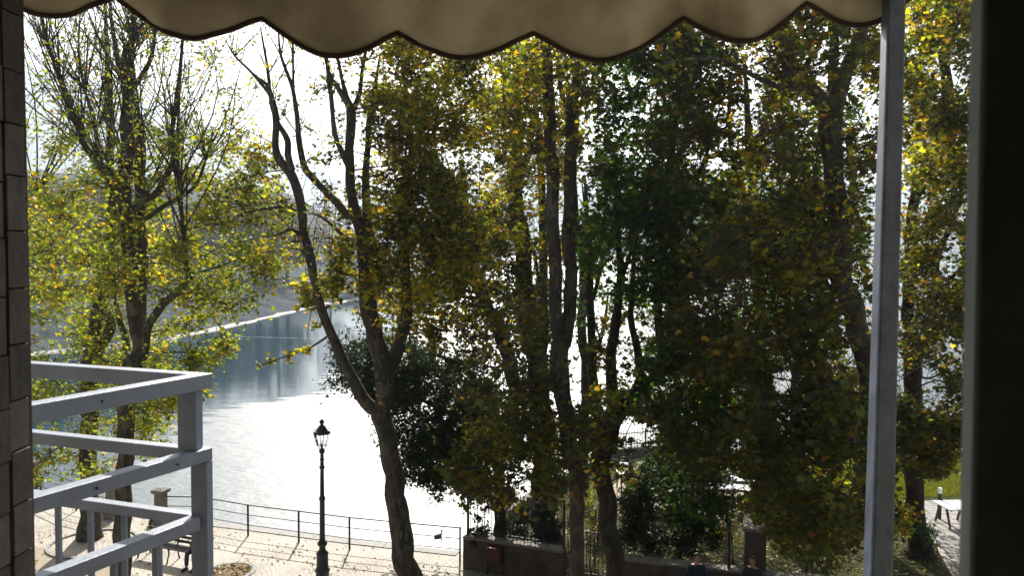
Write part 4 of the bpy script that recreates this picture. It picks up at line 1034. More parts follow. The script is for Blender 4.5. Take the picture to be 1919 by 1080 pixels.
# ------------------------------------------------------------------ street lamp
def street_lamp():
    g = P(604, 1000, 23.0); t = empty('street_lamp', (g.x, g.y, 0), 0, 'black cast-iron street lamp with a glass lantern on the quay', 'street lamp')
    MB().lathe([(.24, 0), (.24, .06), (.21, .10), (.19, .14), (.19, .36), (.215, .40), (.20, .44), (.165, .50), (.165, .86), (.175, .90), (.15, .94), (.10, .98), (.085, 1.06),
                (.10, 1.10), (.135, 1.14), (.14, 1.19), (.11, 1.23), (.085, 1.27)], 16).build('base', M['iron'], t, smooth=True)
    MB().lathe([(.085, 1.27), (.078, 1.4), (.072, 2.4), (.085, 2.42), (.09, 2.46), (.085, 2.5), (.062, 2.53), (.052, 3.30), (.075, 3.33), (.08, 3.37), (.055, 3.40), (.05, 3.55), (.07, 3.58),
                (.05, 3.61), (.048, 3.74), (.085, 3.80), (.075, 3.86), (.03, 3.9)], 14).build('shaft', M['iron'], t, smooth=True)
    lan = MB()
    n = 6; zb, zt, rb, rt = 3.98, 4.32, .135, .235
    ring = lambda r, z: [Vector((r * math.cos(2*math.pi*(k+.5)/n), r * math.sin(2*math.pi*(k+.5)/n), z)) for k in range(n)]
    lo, hi = ring(rb, zb), ring(rt, zt)
    for k in range(n):
        lan.tube([lo[k], hi[k]], .010, 5); lan.tube([lo[k], lo[(k+1)%n]], .011, 5); lan.tube([hi[k], hi[(k+1)%n]], .014, 5)
    for k in range(3):
        a = 2*math.pi*k/3
        lan.tube([(.02*math.cos(a), .02*math.sin(a), 3.88), (.10*math.cos(a), .10*math.sin(a), 3.90), (.13*math.cos(a), .13*math.sin(a), 3.98)], .010, 6)
    lan.lathe([(.03, 3.88), (.03, 3.99), (.012, 4.0), (.012, 4.12)], 8)
    lf = lan.build('lantern_frame', M['iron'], t)
    for k in range(n):
        a, b, c, d = lo[k] * 1, lo[(k+1)%n] * 1, hi[(k+1)%n] * 1, hi[k] * 1
        nn = ((b - a).cross(d - a)).normalized() * 0.003
        MB().add([a, b, c, d, a+nn, b+nn, c+nn, d+nn], [(0,1,2,3),(7,6,5,4),(0,4,5,1),(1,5,6,2),(2,6,7,3),(3,7,4,0)]).build('pane', M['glass'], lf)
    MB().lathe([(.245, 4.325), (.25, 4.34), (.20, 4.37), (.15, 4.41), (.125, 4.47), (.10, 4.52), (.055, 4.55), (.04, 4.58), (.06, 4.61), (.075, 4.65), (.05, 4.69), (.012, 4.73)], 12).build('roof', M['iron'], t, smooth=True)
    for k in range(n):
        a = 2*math.pi*(k+.5)/n; c, s_ = math.cos(a), math.sin(a)
        MB().tube([(.225*c, .225*s_, 4.34), (.235*c, .235*s_, 4.42), (.19*c, .19*s_, 4.46), (.14*c, .14*s_, 4.44)], .009, 5).build('roof_scroll', M['iron'], t, smooth=True)
street_lamp()

# ------------------------------------------------------------------ benches
def bench(g, rz, label, length=2.6, frames=3):
    t = empty('park_bench', g, rz, label, 'bench')
    for i in range(frames):
        x = -length / 2 + .12 + (length - .24) * i / (frames - 1)
        MB().tube([(x, -.30, 0), (x, -.27, .12), (x, -.22, .28), (x, -.24, .42)], [.028, .022, .022, .026], 6).tube([(x, .20, 0), (x, .14, .2), (x, .12, .42), (x, .17, .60), (x, .24, .86)], [.028, .022, .026, .022, .02], 6)\
            .tube([(x, -.24, .40), (x, .13, .40)], .022, 6).build('leg_frame', M['iron'], t, smooth=True)
    for k in range(5):
        y = -.27 + k * .092
        MB().box((-length/2, y, .428), (length/2, y + .07, .458)).build('seat_slat', M['bench_wood'], t)
    for k, (y, z) in enumerate(((.165, .56), (.20, .68), (.235, .80))):
        MB().beam((-length/2, y, z), (length/2, y, z), .028, .085, up=(0, -.25, 1)).build('back_slat', M['bench_wood'], t)
    return t
ba = G(265, 1046); bb = G(325, 1058)
dirb = (bb - ba).normalized(); angb = math.atan2(dirb.y, dirb.x)
cb_ = ba + dirb * 1.2 + Vector((0, .25, 0))
bench((cb_.x, cb_.y, 0), angb, 'dark slatted bench behind the white balcony post, facing away from the lake')
bl = G(40, 992); bench((bl.x - .85, bl.y + .3, 0), angb - .15, 'dark slatted bench at the far left edge by the stone pilaster', 2.2, 2)

# ------------------------------------------------------------------ people
def person(label, loc, rz, pose='stand', jacket='jacket_navy', legs='jeans'):
    t = empty('person', loc, rz, label, 'person')
    def skinned(name, verts, edges, rad, m, root=0, lev=2):
        me = bpy.data.meshes.new(name); me.from_pydata(verts, edges, []); me.materials.append(m)
        o = bpy.data.objects.new(name, me); col.objects.link(o); o.parent = t
        md = o.modifiers.new('s', 'SKIN'); md.use_smooth_shade = True
        for i, r in enumerate(rad):
            sv = me.skin_vertices[0].data[i]; sv.radius = (r, r) if not isinstance(r, tuple) else r; sv.use_root = (i == root)
        s2 = o.modifiers.new('d', 'SUBSURF'); s2.levels = lev; s2.render_levels = lev
        return o
    if pose == 'stand':
        hipz = .93; knee = [(-.10, -.02, .49), (.10, -.03, .49)]; ank = [(-.11, .02, .09), (.11, .0, .09)]; toe = [(-.12, -.15, .04), (.12, -.17, .04)]; chest = (0, -.0, 1.28); neck = (0, 0, 1.46); dz = 0
    else:
        hipz = .53; knee = [(-.11, -.44, .52), (.12, -.42, .53)]; ank = [(-.12, -.46, .09), (.13, -.40, .09)]; toe = [(-.13, -.62, .04), (.14, -.56, .04)]; chest = (0, -.03, .88); neck = (0, -.05, 1.05); dz = -.40
    cz = chest[2]; cyy = chest[1]
    hips = (0, 0, hipz)
    elb = [(-.27, cyy + .02, cz - .20), (.27, cyy + .02, cz - .20)]
    if pose == 'stand': wr = [(-.25, cyy - .16, cz - .40), (.27, cyy - .05, cz - .46)]
    else: wr = [(-.17, -.25, hipz + .10), (.17, -.25, hipz + .10)]
    head = (neck[0], neck[1] - .02, neck[2] + .06)
    hd = []
    for s_, k in ((-1, 0), (1, 1)):
        w_ = wr[k]; dv = (Vector(w_) - Vector(elb[k])).normalized()
        hd.append(tuple(Vector(w_) + dv * .06))
    verts = [hips, (0, cyy * .5, (hipz + cz) / 2), chest, neck, head,
             (-.17, cyy, cz + .10), elb[0], wr[0], hd[0], (.17, cyy, cz + .10), elb[1], wr[1], hd[1],
             (-.09, 0, hipz - .04), knee[0], ank[0], toe[0], (.09, 0, hipz - .04), knee[1], ank[1], toe[1]]
    edges = [(0,1),(1,2),(2,3),(3,4),(2,5),(5,6),(6,7),(7,8),(2,9),(9,10),(10,11),(11,12),(0,13),(13,14),(14,15),(15,16),(0,17),(17,18),(18,19),(19,20)]
    rad = [(.15,.11),(.14,.10),(.16,.11),.06,.055,.075,.052,.036,.03,.075,.052,.036,.03,.09,.062,.042,.04,.09,.062,.042,.04]
    # fingers: five on each hand, rooted in the palm
    for k in range(2):
        h0 = Vector(hd[k]); dv = (h0 - Vector(wr[k])).normalized(); sdv = dv.cross(Vector((0, 1, 0.2))).normalized(); pi_ = 8 if k == 0 else 12
        for fi, (off, L_) in enumerate(((-.036, .062), (-.012, .075), (.012, .080), (.034, .070))):
            b = len(verts); p1 = h0 + sdv * off + dv * .03; p2 = p1 + dv * L_ * .55 + Vector((0, -.008, 0)); p3 = p2 + dv * L_ * .4 + Vector((0, -.022, -.01))
            verts += [tuple(p1), tuple(p2), tuple(p3)]; rad += [.010, .009, .0075]; edges += [(pi_, b), (b, b+1), (b+1, b+2)]
        b = len(verts); p1 = h0 + sdv * .045 + Vector((0, -.02, 0)); p2 = p1 + (dv + sdv * .6).normalized() * .04
        verts += [tuple(p1), tuple(p2)]; rad += [.011, .009]; edges += [(pi_, b), (b, b+1)]
    skinned('body', verts, edges, rad, M['skin'])
    # jacket over torso and arms
    jv = [(0, 0, hipz - .02), (0, cyy * .5, (hipz + cz) / 2), chest, (neck[0], neck[1], neck[2] - .03), (-.17, cyy, cz + .10), elb[0], tuple(Vector(elb[0]).lerp(Vector(wr[0]), .92)), (.17, cyy, cz + .10), elb[1], tuple(Vector(elb[1]).lerp(Vector(wr[1]), .92))]
    skinned('jacket', jv, [(0,1),(1,2),(2,3),(2,4),(4,5),(5,6),(2,7),(7,8),(8,9)], [(.19,.14),(.18,.135),(.20,.14),.075,.10,.072,.052,.10,.072,.052], M[jacket])
    skinned('trousers', [(0, 0, hipz), (-.09, 0, hipz - .04), knee[0], tuple(Vector(ank[0]) + Vector((0, 0, .03))), (.09, 0, hipz - .04), knee[1], tuple(Vector(ank[1]) + Vector((0, 0, .03)))],
            [(0,1),(1,2),(2,3),(0,4),(4,5),(5,6)], [(.165,.125),.105,.078,.062,.105,.078,.062], M[legs])
    for k in range(2):
        a = Vector(ank[k]); b = Vector(toe[k])
        s_ = MB().tube([a + Vector((0, .05, -.05)), a + Vector((0, 0, -.03)), a.lerp(b, .6), b, b + (b - a).normalized() * .04], [.035, .052, .047, .04, .02], 10)
        s_.build('shoe', M['shoe'], t, smooth=True)
    # head
    hc = Vector(neck) + Vector((0, -.025, .165))
    bm = bmesh.new(); bmesh.ops.create_uvsphere(bm, u_segments=24, v_segments=18, radius=1)
    for v in bm.verts:
        c = v.co.copy(); x, y, z = c
        sx = .076 * (1 - .22 * max(0, -z)); v.co = Vector((x * sx, y * .095 * (1 - .1 * max(0, -z)), z * .118))
        if y < -.5:   # face is on -Y
            if abs(x) < .22 and -.35 < z < .12: v.co.y -= .020 * (1 - abs(x) / .22) * (1 - abs(z + .2) / .35 if abs(z + .2) < .35 else 0)
            if .12 < abs(x) < .5 and .0 < z < .25: v.co.y += .007
            if abs(x) < .3 and -.62 < z < -.45: v.co.y -= .005
            if abs(x) < .3 and z < -.75: v.co.y -= .010
    me = bpy.data.meshes.new('head'); bm.to_mesh(me); bm.free(); me.materials.append(M['skin'])
    me.polygons.foreach_set('use_smooth', [True] * len(me.polygons))
    ho_ = bpy.data.objects.new('head', me); col.objects.link(ho_); ho_.parent = t; ho_.location = hc
    for s_ in (-1, 1):
        MB().lathe([(.002, -.030), (.014, -.022), (.018, 0), (.015, .022), (.003, .032)], 8).build('ear', M['skin'], ho_, smooth=True).location = (s_ * .074, .01, -.005)
        MB().lathe([(.001, -.008), (.008, -.005), (.010, 0), (.008, .005), (.001, .008)], 8).build('eye', M['hair'], ho_, smooth=True).location = (s_ * .030, -.084, .018)
    MB().box((-.024, -.094, -.062), (.024, -.086, -.055)).build('mouth', M['red'], ho_, bevel=.002)
    bm = bmesh.new(); bmesh.ops.create_uvsphere(bm, u_segments=24, v_segments=16, radius=1)
    for v in bm.verts:
        x, y, z = v.co
        k = 1 + .06 * noise.noise(Vector((x * 3, y * 3, z * 3)))
        v.co = Vector((x * .084 * k, y * .104 * k + .008, z * .126 * k + .006))
    bmesh.ops.delete(bm, geom=[v for v in bm.verts if (v.co.y < -.045 and v.co.z < .06) or v.co.z < -.07 or (v.co.y < -.01 and v.co.z < 0)], context='VERTS')
    me = bpy.data.meshes.new('hair'); bm.to_mesh(me); bm.free(); me.materials.append(M['hair'])
    me.polygons.foreach_set('use_smooth', [True] * len(me.polygons))
    o = bpy.data.objects.new('hair', me); col.objects.link(o); o.parent = ho_
    sm_ = o.modifiers.new('t', 'SOLIDIFY'); sm_.thickness = .008
    return t
g = cb_ + dirb * 1.02
person('person in dark clothes sitting on the right end of the slatted bench', (g.x + .02, g.y - .02, 0), angb, 'sit', 'jacket_dark', 'jeans')
g = P(63, 960, 29.6); person('person in navy jacket standing at the far left lake railing', (g.x, g.y, 0), R(150), 'stand', 'jacket_navy', 'jeans')
g = P(1305, 1060, 20.9); person('person with dark hair and navy jacket below the hedge bush, facing the building', (g.x, g.y, 0), R(12), 'stand', 'jacket_navy', 'jeans')
g = P(1411, 1060, 20.7); person('person with dark hair in charcoal jacket in front of the stone gate pillar', (g.x, g.y, 0), R(-48), 'stand', 'jacket_dark', 'jeans')

# ------------------------------------------------------------------ garden wall, fences
wa = Vector((-1.35, 24.35, 0)); wb = Vector((1.55, 23.2, 0)); wc_ = Vector((3.15, 22.65, 0)); wd_ = Vector((9.3, 20.9, 0))
def wall(a, b, label, h=0.92):
    t = empty('garden_wall', a, math.atan2((b-a).y, (b-a).x), label, 'wall')
    L_ = (b - a).length
    MB().box((0, -.17, -.1), (L_, .17, h)).build('wall_body', M['wall'], t)
    n = max(2, int(L_ / .85)); 
    for i in range(n):
        MB().box((L_ * i / n + .004, -.21, h + .001), (L_ * (i + 1) / n - .004, .21, h + .065 + random.uniform(0, .005))).build('coping_stone', M['stone'], t, bevel=.008)
    return t
wall(wa, wb, 'low rendered garden wall under the picket fence, next to the end of the lake railing')
wall(wc_, wd_, 'low garden wall in front of the dark hedge bush')
def picket(a, b, z0, h, label, gap=.11, group='iron picket fences of the garden', frame_every=2.2):
    t = empty('picket_fence', a, math.atan2((b-a).y, (b-a).x), label, 'fence', group)
    L_ = (b - a).length; n = int(L_ / gap)
    for i in range(n + 1):
        x = L_ * i / n
        MB().tube([(x, 0, z0 + .02), (x, 0, z0 + h - .07), (x, 0, z0 + h - .04), (x, 0, z0 + h)], [.012, .012, .018, .001], 5).build('picket', M['iron'], t)
    m = max(1, round(L_ / frame_every))
    for i in range(m + 1):
        x = L_ * i / m + (0.03 if i == 0 else (-.03 if i == m else 0.025))
        MB().box((x - .03, -.03, z0), (x + .03, .03, z0 + h + .05)).build('post', M['iron'], t)
    for z in (z0 + .12, z0 + h - .16):
        MB().box((0, -.02, z), (L_, -.009, z + .04)).build('rail', M['iron'], t)
    return t
picket(wa + Vector((.05, .0, 0)), wb, .985, 1.38, 'black iron picket fence on the low wall, next to the end of the lake railing')
picket(Vector((1.75, 23.6, 0)), Vector((3.1, 23.2, 0)), 0.02, 1.5, 'black iron picket fence across the gap between the two garden walls')
# lakeside parapet rail of the promontory, each stone block apart
pe = empty('promontory_parapet', (-0.25, 28.2, 0), 0, 'pale stone parapet edging the garden promontory above the lake', 'parapet')
pa = Vector((-0.15, 28.55, 0)); pb = Vector((4.55, 37.55, 0)); pc = Vector((8.0, 38.95, 0))
for a, b in ((pa, pb), (pb, pc)):
    n = int((b - a).length / 1.0)
    for i in range(n):
        p = a.lerp(b, (i + .01) / n); q = a.lerp(b, (i + .99) / n); o_ = Vector((-0.25, 28.2, 0))
        MB().beam(p - o_ + Vector((0, 0, .2)), q - o_ + Vector((0, 0, .2)), .3, .38).build('parapet_block', M['stone'], pe, bevel=.01)
picket(pa, pb, .395, .8, 'black railing of close bars on the diagonal stone parapet above the lake', .16)
picket(pb, pc, .395, .8, 'black railing of close bars on the far end of the promontory, behind the cafe tables', .14)
picket(Vector((8.2, 39.0, 0)), Vector((14.5, 39.6, 0)), .03, 1.0, 'black railing at the lake edge of the lawn on the right', .16)
# stone gate pillar, thin post and chain
g = P(1415, 1000, 21.9); gp = empty('gate_pillar', (g.x, g.y, 0), R(-14), 'brown stone gate pillar behind the person in charcoal', 'pillar')
MB().box((-.28, -.28, 0), (.28, .28, 2.05)).build('shaft', M['wall'], gp, bevel=.01)
MB().box((-.33, -.33, 2.052), (.33, .33, 2.13)).build('cap', M['stone'], gp, bevel=.01)
g2 = P(1367, 1000, 21.8); po = empty('iron_post', (g2.x, g2.y, 0), 0, 'thin dark iron post left of the stone gate pillar', 'post')
MB().tube([(0, 0, 0), (0, 0, 2.25)], .045, 10).build('shaft', M['iron'], po, smooth=True); MB().lathe([(.05, 2.252), (.065, 2.29), (.04, 2.34), (.005, 2.37)], 10).build('finial', M['iron'], po, smooth=True)
# red box in front of the wall
g = P(928, 1040, 23.7); rb = empty('red_litter_bin', (g.x, g.y, 0), R(-20), 'faded red box on dark legs against the garden wall by the railing end', 'litter bin')
MB().box((-.22, -.15, .42), (.22, .15, .82)).build('bin_body', M['red'], rb, bevel=.02); MB().box((-.24, -.17, .822), (.24, .17, .86)).build('rim', M['red'], rb, bevel=.01)
for sx in (-.24, .24): MB().box((sx - .018, -.02, 0), (sx + .018, .02, .80)).build('leg', M['iron'], rb)

# ------------------------------------------------------------------ cafe tables and chairs
def table(loc, rz, label, w_=1.25, d_=.75):
    t = empty('cafe_table', loc, rz, label, 'table', None)
    for k in range(2):
        x0 = -w_/2 + k * (w_/2 + .006)
        MB().box((x0, -d_/2, .725), (x0 + w_/2 - .006, d_/2, .75)).build('table_leaf', M['table_white'], t, bevel=.005)
    MB().box((-w_/2 + .06, -d_/2 + .06, .66), (w_/2 - .06, d_/2 - .06, .723)).build('apron', M['chair_green'], t)
    for sx in (-1, 1):
        for sy in (-1, 1):
            x, y = sx * (w_/2 - .09), sy * (d_/2 - .09); MB().box((x-.025, y-.025, 0), (x+.025, y+.025, .66)).build('leg', M['chair_green'], t)
    return t
def tg(px, py): 
    q = G(px, py, .75); return (q.x, q.y, .02)
table(tg(1372, 914), R(-12), 'white folding cafe table nearest the hedge bush')
table(tg(1398, 899), R(-12), 'white cafe table pushed behind the nearest white cafe table', 1.1, .7)
table(tg(1376, 865), R(-20), 'white cafe table beside the dark green chairs, farther back', .9, .8)
table(tg(1418, 868), R(-5), 'white cafe table left of the slender forked trunk', 1.0, .7)
table(tg(1200, 884), R(8), 'large white table on the terrace, seen between the U-forked tree and the hedge bush', 1.9, .8)
def chair():
    t = empty('garden_chair', (0, 0, 0), 0, 'x', 'chair', 'dark garden chairs on the cafe terrace')
    MB().box((-.23, -.23, .42), (.23, .22, .45)).build('seat', M['chair_green'], t, bevel=.01)
    b = MB()
    b.tube([(-.22, .22, .45), (-.23, .27, .70), (-.20, .31, .88), (0, .33, .91), (.20, .31, .88), (.23, .27, .70), (.22, .22, .45)], .016, 6)
    for k in range(-3, 4): b.beam((k * .06, .225, .46), (k * .058, .315, .89), .035, .012, up=(0, 1, 0))
    b.build('backrest', M['chair_green'], t)
    for s_ in (-1, 1):
        MB().tube([(s_*.22, -.20, .43), (s_*.25, -.20, .62), (s_*.26, -.05, .65), (s_*.24, .24, .66)], .017, 6).build('armrest', M['chair_green'], t, smooth=True)
    for sx in (-1, 1):
        for sy in (-1, 1): MB().tube([(sx*.20, sy*.19, .42), (sx*.24, sy*.24, 0)], .016, 6).build('leg', M['chair_green'], t, smooth=True)
    return t
ch = chair()
spots = [((1348, 893), .4, 'dark garden chair left of the farther white cafe table, back to the lake'), ((1338, 878), 2.6, 'dark garden chair near the railing end, behind the first garden chair'),
         ((1402, 884), -.6, 'dark garden chair between the two white tables by the dark trunk'), ((1245, 880), 1.2, 'dark garden chair at the right end of the large white table'),
         ((1168, 872), -1.7, 'dark garden chair at the left end of the large white table')]
for i, (q, rz, lb) in enumerate(spots):
    c = ch if i == 0 else copy_tree(ch)
    gg = G(q[0], q[1], .4); c.location = (gg.x, gg.y, .02); c.rotation_euler = (0, 0, rz); c['label'] = lb
# sunlit picnic table on the right by the path
g = G(1778, 948, .72); pt = empty('picnic_table', (g.x, g.y, 0), R(4), 'pale plank picnic table by the slab path near the right window frame', 'table')
for k in range(5): MB().box((-.3 + k * .20, -.55, .70), (-.3 + k * .20 + .185, .55, .735)).build('plank', M['table_white'], pt)
for sx in (-.2, .6): MB().beam((sx, -.45, 0), (sx, -.2, .69), .07, .05, up=(1, 0, 0)).beam((sx, .45, 0), (sx, .2, .69), .07, .05, up=(1, 0, 0)).beam((sx, -.5, .675), (sx, .5, .675), .05, .045).build('leg_frame', M['bench_wood'], pt)
g = G(1760, 975); wp = empty('path_post', (g.x, g.y, 0), 0, 'dark post with a white top beside the plank picnic table', 'post')
MB().box((-.05, -.05, 0), (.05, .05, .95)).build('shaft', M['iron'], wp); MB().box((-.055, -.055, .952), (.055, .055, 1.15)).build('top', M['table_white'], wp)

# pale wake line left on the calm water
wk = []
for i in range(60):
    x = -36 + i * .32; yc = 102 + .5 * math.sin(i * .13)
    h_ = .05 + .14 * abs(noise.noise(Vector((i * .3, 2, 0)))) * (1 if noise.noise(Vector((i * .21, 9, 0))) > -.2 else 0)
    wk.append((x, yc, h_))
wm = MB()
wm.add([(x, y - h_, -1.493) for x, y, h_ in wk] + [(x, y + h_, -1.493) for x, y, h_ in wk], [(i, i + 1, 61 + i, 60 + i) for i in range(59)])
wm.build('water_wake', M['kerb'])['kind'] = 'structure'
# ------------------------------------------------------------------ duck
g = G(821, 1008, -1.5); dk = empty('duck', (g.x, g.y, -1.5), .6, 'small dark duck floating on the bright water behind the railing', 'duck')
MB().tube([(-.20, 0, .09), (-.13, 0, .06), (0, 0, .05), (.10, 0, .06), (.15, 0, .10)], [.012, .06, .085, .07, .03], 10).tube([(.12, 0, .08), (.15, 0, .16), (.165, 0, .22)], [.04, .025, .03], 8).build('body', M['duck'], dk, smooth=True)
MB().tube([(.13, 0, .235), (.165, 0, .245), (.20, 0, .238)], [.024, .036, .02], 8).build('head', M['duck'], dk, smooth=True)
MB().tube([(.20, 0, .235), (.25, 0, .225)], [.015, .008], 6).build('bill', M['soil'], dk)

# ------------------------------------------------------------------ far trees on the other shore
frng = random.Random(11)
def far_tree(x, y, z, h, r, pal, label, group, name='park_tree', conifer=False):
    t = empty(name, (x, y, z), 0, label, 'tree', group)
    lean = frng.uniform(-.06, .06)
    MB().tube([(0, 0, -.4), (lean * h * .2, 0, h * .22), (lean * h * .5, 0, h * .5), (lean * h * .6, 0, h * .85)], [h * .020, h * .016, h * .012, .05], 7).build('trunk', M['bark_dark'], t, smooth=True)
    br = MB()
    for k in range(9):
        a = frng.uniform(0, 6.28); z0 = h * frng.uniform(.18, .6); L_ = r * frng.uniform(.6, 1)
        br.tube([(lean * z0, 0, z0), (math.cos(a) * L_ * .5, math.sin(a) * L_ * .5, z0 + h * .14), (math.cos(a) * L_, math.sin(a) * L_, z0 + h * .30)], [h * .008, h * .006, .03], 5, False)
    br.build('branches', M['bark_dark'], t, kind='stuff')
    n = 1300
    cl = []
    for k in range(26):
        if conifer:
            q = frng.random(); rr_ = r * (1 - q) ** .8; a = frng.uniform(0, 6.28); cl.append((math.cos(a) * rr_ * .7, math.sin(a) * rr_ * .7, h * (.2 + .8 * q), r * .28 * (1.15 - q)))
        else:
            a = frng.uniform(0, 6.28); q = frng.random() ** .5; zz = frng.uniform(.24, .96)
            rr_ = r * q * math.sqrt(max(.1, 1 - ((zz - .58) / .42) ** 2)); cl.append((math.cos(a) * rr_, math.sin(a) * rr_, h * zz, r * frng.uniform(.22, .4)))
    cl = np.array(cl); idx = np.random.randint(0, len(cl), n)
    d = np.random.normal(size=(n, 3)); d /= np.linalg.norm(d, axis=1)[:, None]
    pos = cl[idx, :3] + d * (cl[idx, 3] * np.random.uniform(.4, 1.1, n))[:, None] * np.array([1, 1, .7])
    leaves_object('crown', pos, np.random.uniform(.4, .9, n), pal_cols(pal, n), 'mid', M['leaf'], t)
lab = 'hazy brown-leaved tree in the front row on the opposite lake shore'
bank_in = [(-34.5, 176), (-38, 166), (-41, 157), (-43, 148), (-45, 139), (-47, 130), (-49, 121), (-51, 113), (-54, 105), (-58, 97), (-64, 90), (-72, 84), (-82, 80), (-94, 78)]
for (x, y) in bank_in:
    far_tree(x - 16 + frng.uniform(-1, 1), y + 10 + frng.uniform(-1, 1), 2.2, frng.uniform(14, 18), frng.uniform(4.2, 5.5), 'brown', lab, 'trees on the opposite shore')
    far_tree(x - 28 + frng.uniform(-3, 3), y + 22 + frng.uniform(-2, 2), 2.6, frng.uniform(16, 21), frng.uniform(5, 6.5), 'brown', 'taller hazy tree in the back row on the opposite lake shore', 'back-row trees on the opposite shore')
for i in range(26):
    q = bank_in[i % len(bank_in)]
    far_tree(q[0] - 22 - frng.uniform(0, 16), q[1] + 14 + frng.uniform(0, 14), 2.6, frng.uniform(13, 19), frng.uniform(4.5, 6.0), 'brown', 'taller hazy tree in the back row on the opposite lake shore', 'back-row trees on the opposite shore')
for (x, y) in [(-26, 188), (-34, 196), (-44, 200), (-56, 205), (-70, 200), (-90, 190)]:
    far_tree(x, y, 2.2, frng.uniform(16, 21), frng.uniform(5, 6.5), 'brown', 'taller hazy tree in the back row on the opposite lake shore', 'back-row trees on the opposite shore')
far_tree(*(P(516, 400, 190).x, 190), 2, 27, 6.5, 'dark', 'dark blue-green conifer rising above the far shore trees', None, 'conifer_tree', True)

# ------------------------------------------------------------------ the building we look from
# stone-clad pilaster at the left
pcx = -0.757
pil = empty('stone_pilaster', (pcx, 1.3, 0), 0, 'dark stone-clad pilaster along the left edge of the view', 'pilaster')
edge_top = P(48, 0, 1.30); edge_bot = P(72, 1080, 1.30)
fx = (edge_top.x + edge_bot.x) / 2 - pcx
MB().box((-.8, -.75, 0), (fx - .014, -.012, 13)).build('core', M['mortar'], pil)
prs = random.Random(3)
zc = 8.2
cols_y = [(-.012, -.062), (-.066, -.125), (-.129, -.20), (-.204, -.30)]
for ci, (y1, y0) in enumerate(cols_y):
    z = 8.6 + prs.uniform(0, .08)
    while z < 10.6:
        h_ = .083 + prs.uniform(-.006, .006)
        mm = prs.choice(['clad_a', 'clad_b', 'clad_c', 'clad_a', 'clad_b'])
        MB().box((fx - .014, y0 + .001, z + .0012), (fx + prs.uniform(-.002, .002), y1 - .001, z + h_ - .0012)).build('cladding_stone', M[mm], pil, bevel=.001)
        z += h_
# front (lake-side) face cladding is out of view: continuous render
MB().box((-.8, -.0118, 0), (fx - .004, .0, 13)).build('front_render', M['mortar'], pil)

# room and facade behind the camera
bd = empty('apartment_building', (0, -3, 0), 0, 'the building the view is taken from, around and behind the window', 'building')
MB().box((-9, -6.5, 0), (9, 3.35, 8.0)).build('lower_storeys', M['plaster'], bd)
MB().box((-9, 3.05, 8.0), (-1.30, 3.35, 13)).build('facade_left', M['plaster'], bd)
MB().box((.36, 3.10, 8.0), (9, 3.35, 13)).build('facade_right', M['plaster'], bd)
MB().box((-1.30, 3.1, 11.1), (.36, 3.35, 13)).build('facade_above_window', M['plaster'], bd)
MB().box((-1.30, 3.1, 8.0), (.36, 3.35, 8.75)).build('facade_below_window', M['plaster'], bd)
MB().box((-9, -6.5, 8.001), (9, 3.04, 8.05)).build('room_floor', M['room'], bd)
MB().box((-9, -6.5, 11.2), (9, 3.04, 11.4)).build('room_ceiling', M['room'], bd)
MB().box((-9, -6.6, 8.051), (9, -6.4, 11.19)).build('room_back_wall', M['room'], bd)
MB().box((-3, -6.39, 8.051), (-2.8, 3.0, 11.19)).build('room_side_wall', M['room'], bd)
MB().box((3.8, -6.39, 8.051), (4, 3.0, 11.19)).build('room_side_wall', M['room'], bd)
# window frame at the right
wf = empty('window_frame', (.25, .40, H), 0, 'dark open window frame with a pale metal edge at the right side of the view', 'window frame')
def quadbeam(name, m, pl_, pr_, Ytop, dy):
    """upright bar between two pixel lines, at distance Ytop..Ytop+dy"""
    o_ = Vector((.25, .40, H)); v = []
    (xa0, xa1), (xb0, xb1) = pl_, pr_
    for Yd in (Ytop, Ytop + dy):
        for (x0, y_) in ((xa0, -300), (xb0, -300), (xb1, 1400), (xa1, 1400)):
            base = P(x0, y_, Ytop); v.append(Vector((base.x, Yd, base.z)) - o_)
    MB().add(v, [(0,1,2,3),(7,6,5,4),(0,4,5,1),(1,5,6,2),(2,6,7,3),(3,7,4,0)]).build(name, m, wf, bevel=.001)
quadbeam('metal_edge', M['frame_alu'], (1848, 1810), (1853, 1815), .385, .010)
quadbeam('frame_stile', M['frame_dark'], (1854, 1816), (2300, 2300), .384, .006)

# ------------------------------------------------------------------ awning
aw = empty('awning', (0, 1.87, 10.3), 0, 'beige scalloped awning valance with brown piping across the top', 'awning')
cus = [(-335, -95), (-60, -45), (215, -4), (490, 35), (745, 62), (1000, 62), (1280, 38), (1515, 4), (1745, -36)]
dep_ = [50, 52, 60, 56, 52, 60, 62, 60]
lower = []
for i in range(len(cus) - 1):
    (x0, y0), (x1, y1) = cus[i], cus[i+1]; n = 28
    for k in range(n + (i == len(cus) - 2)):
        t_ = k / n; lower.append((x0 + (x1 - x0) * t_, y0 + (y1 - y0) * t_ + dep_[i] * (0.82 * math.sin(math.pi * t_) + 0.18 * (1 - math.cos(2 * math.pi * t_)) / 2)))
def fold(px, t): 
    return 0.018 * math.sin(px * .012 + 1.0) + .035 * noise.noise(Vector((px * .006, t * 2.0, 0))) + .014 * noise.noise(Vector((px * .02, t * 3, 4)))
off = Vector((0, 1.87, 10.3))
rows = 14; v = []; f = []
edge = []
for i, (px, py) in enumerate(lower):
    top = P(px, -260, 1.87); bot = P(px, py, 1.87)
    for j in range(rows + 1):
        t_ = j / rows; q = top.lerp(bot, t_); q.y += fold(px, t_) * t_
        v.append(q - off)
    edge.append(v[-1])
k = rows + 1
for i in range(len(lower) - 1):
    for j in range(rows): f.append((i*k + j, i*k + j + 1, (i+1)*k + j + 1, (i+1)*k + j))
mb = MB().add(v, f); vo_ = mb.build('valance', M['cloth'], aw, smooth=True)
so = vo_.modifiers.new('t', 'SOLIDIFY'); so.thickness = .0012
pp = MB()
n_ = 6
pv = []; pf = []
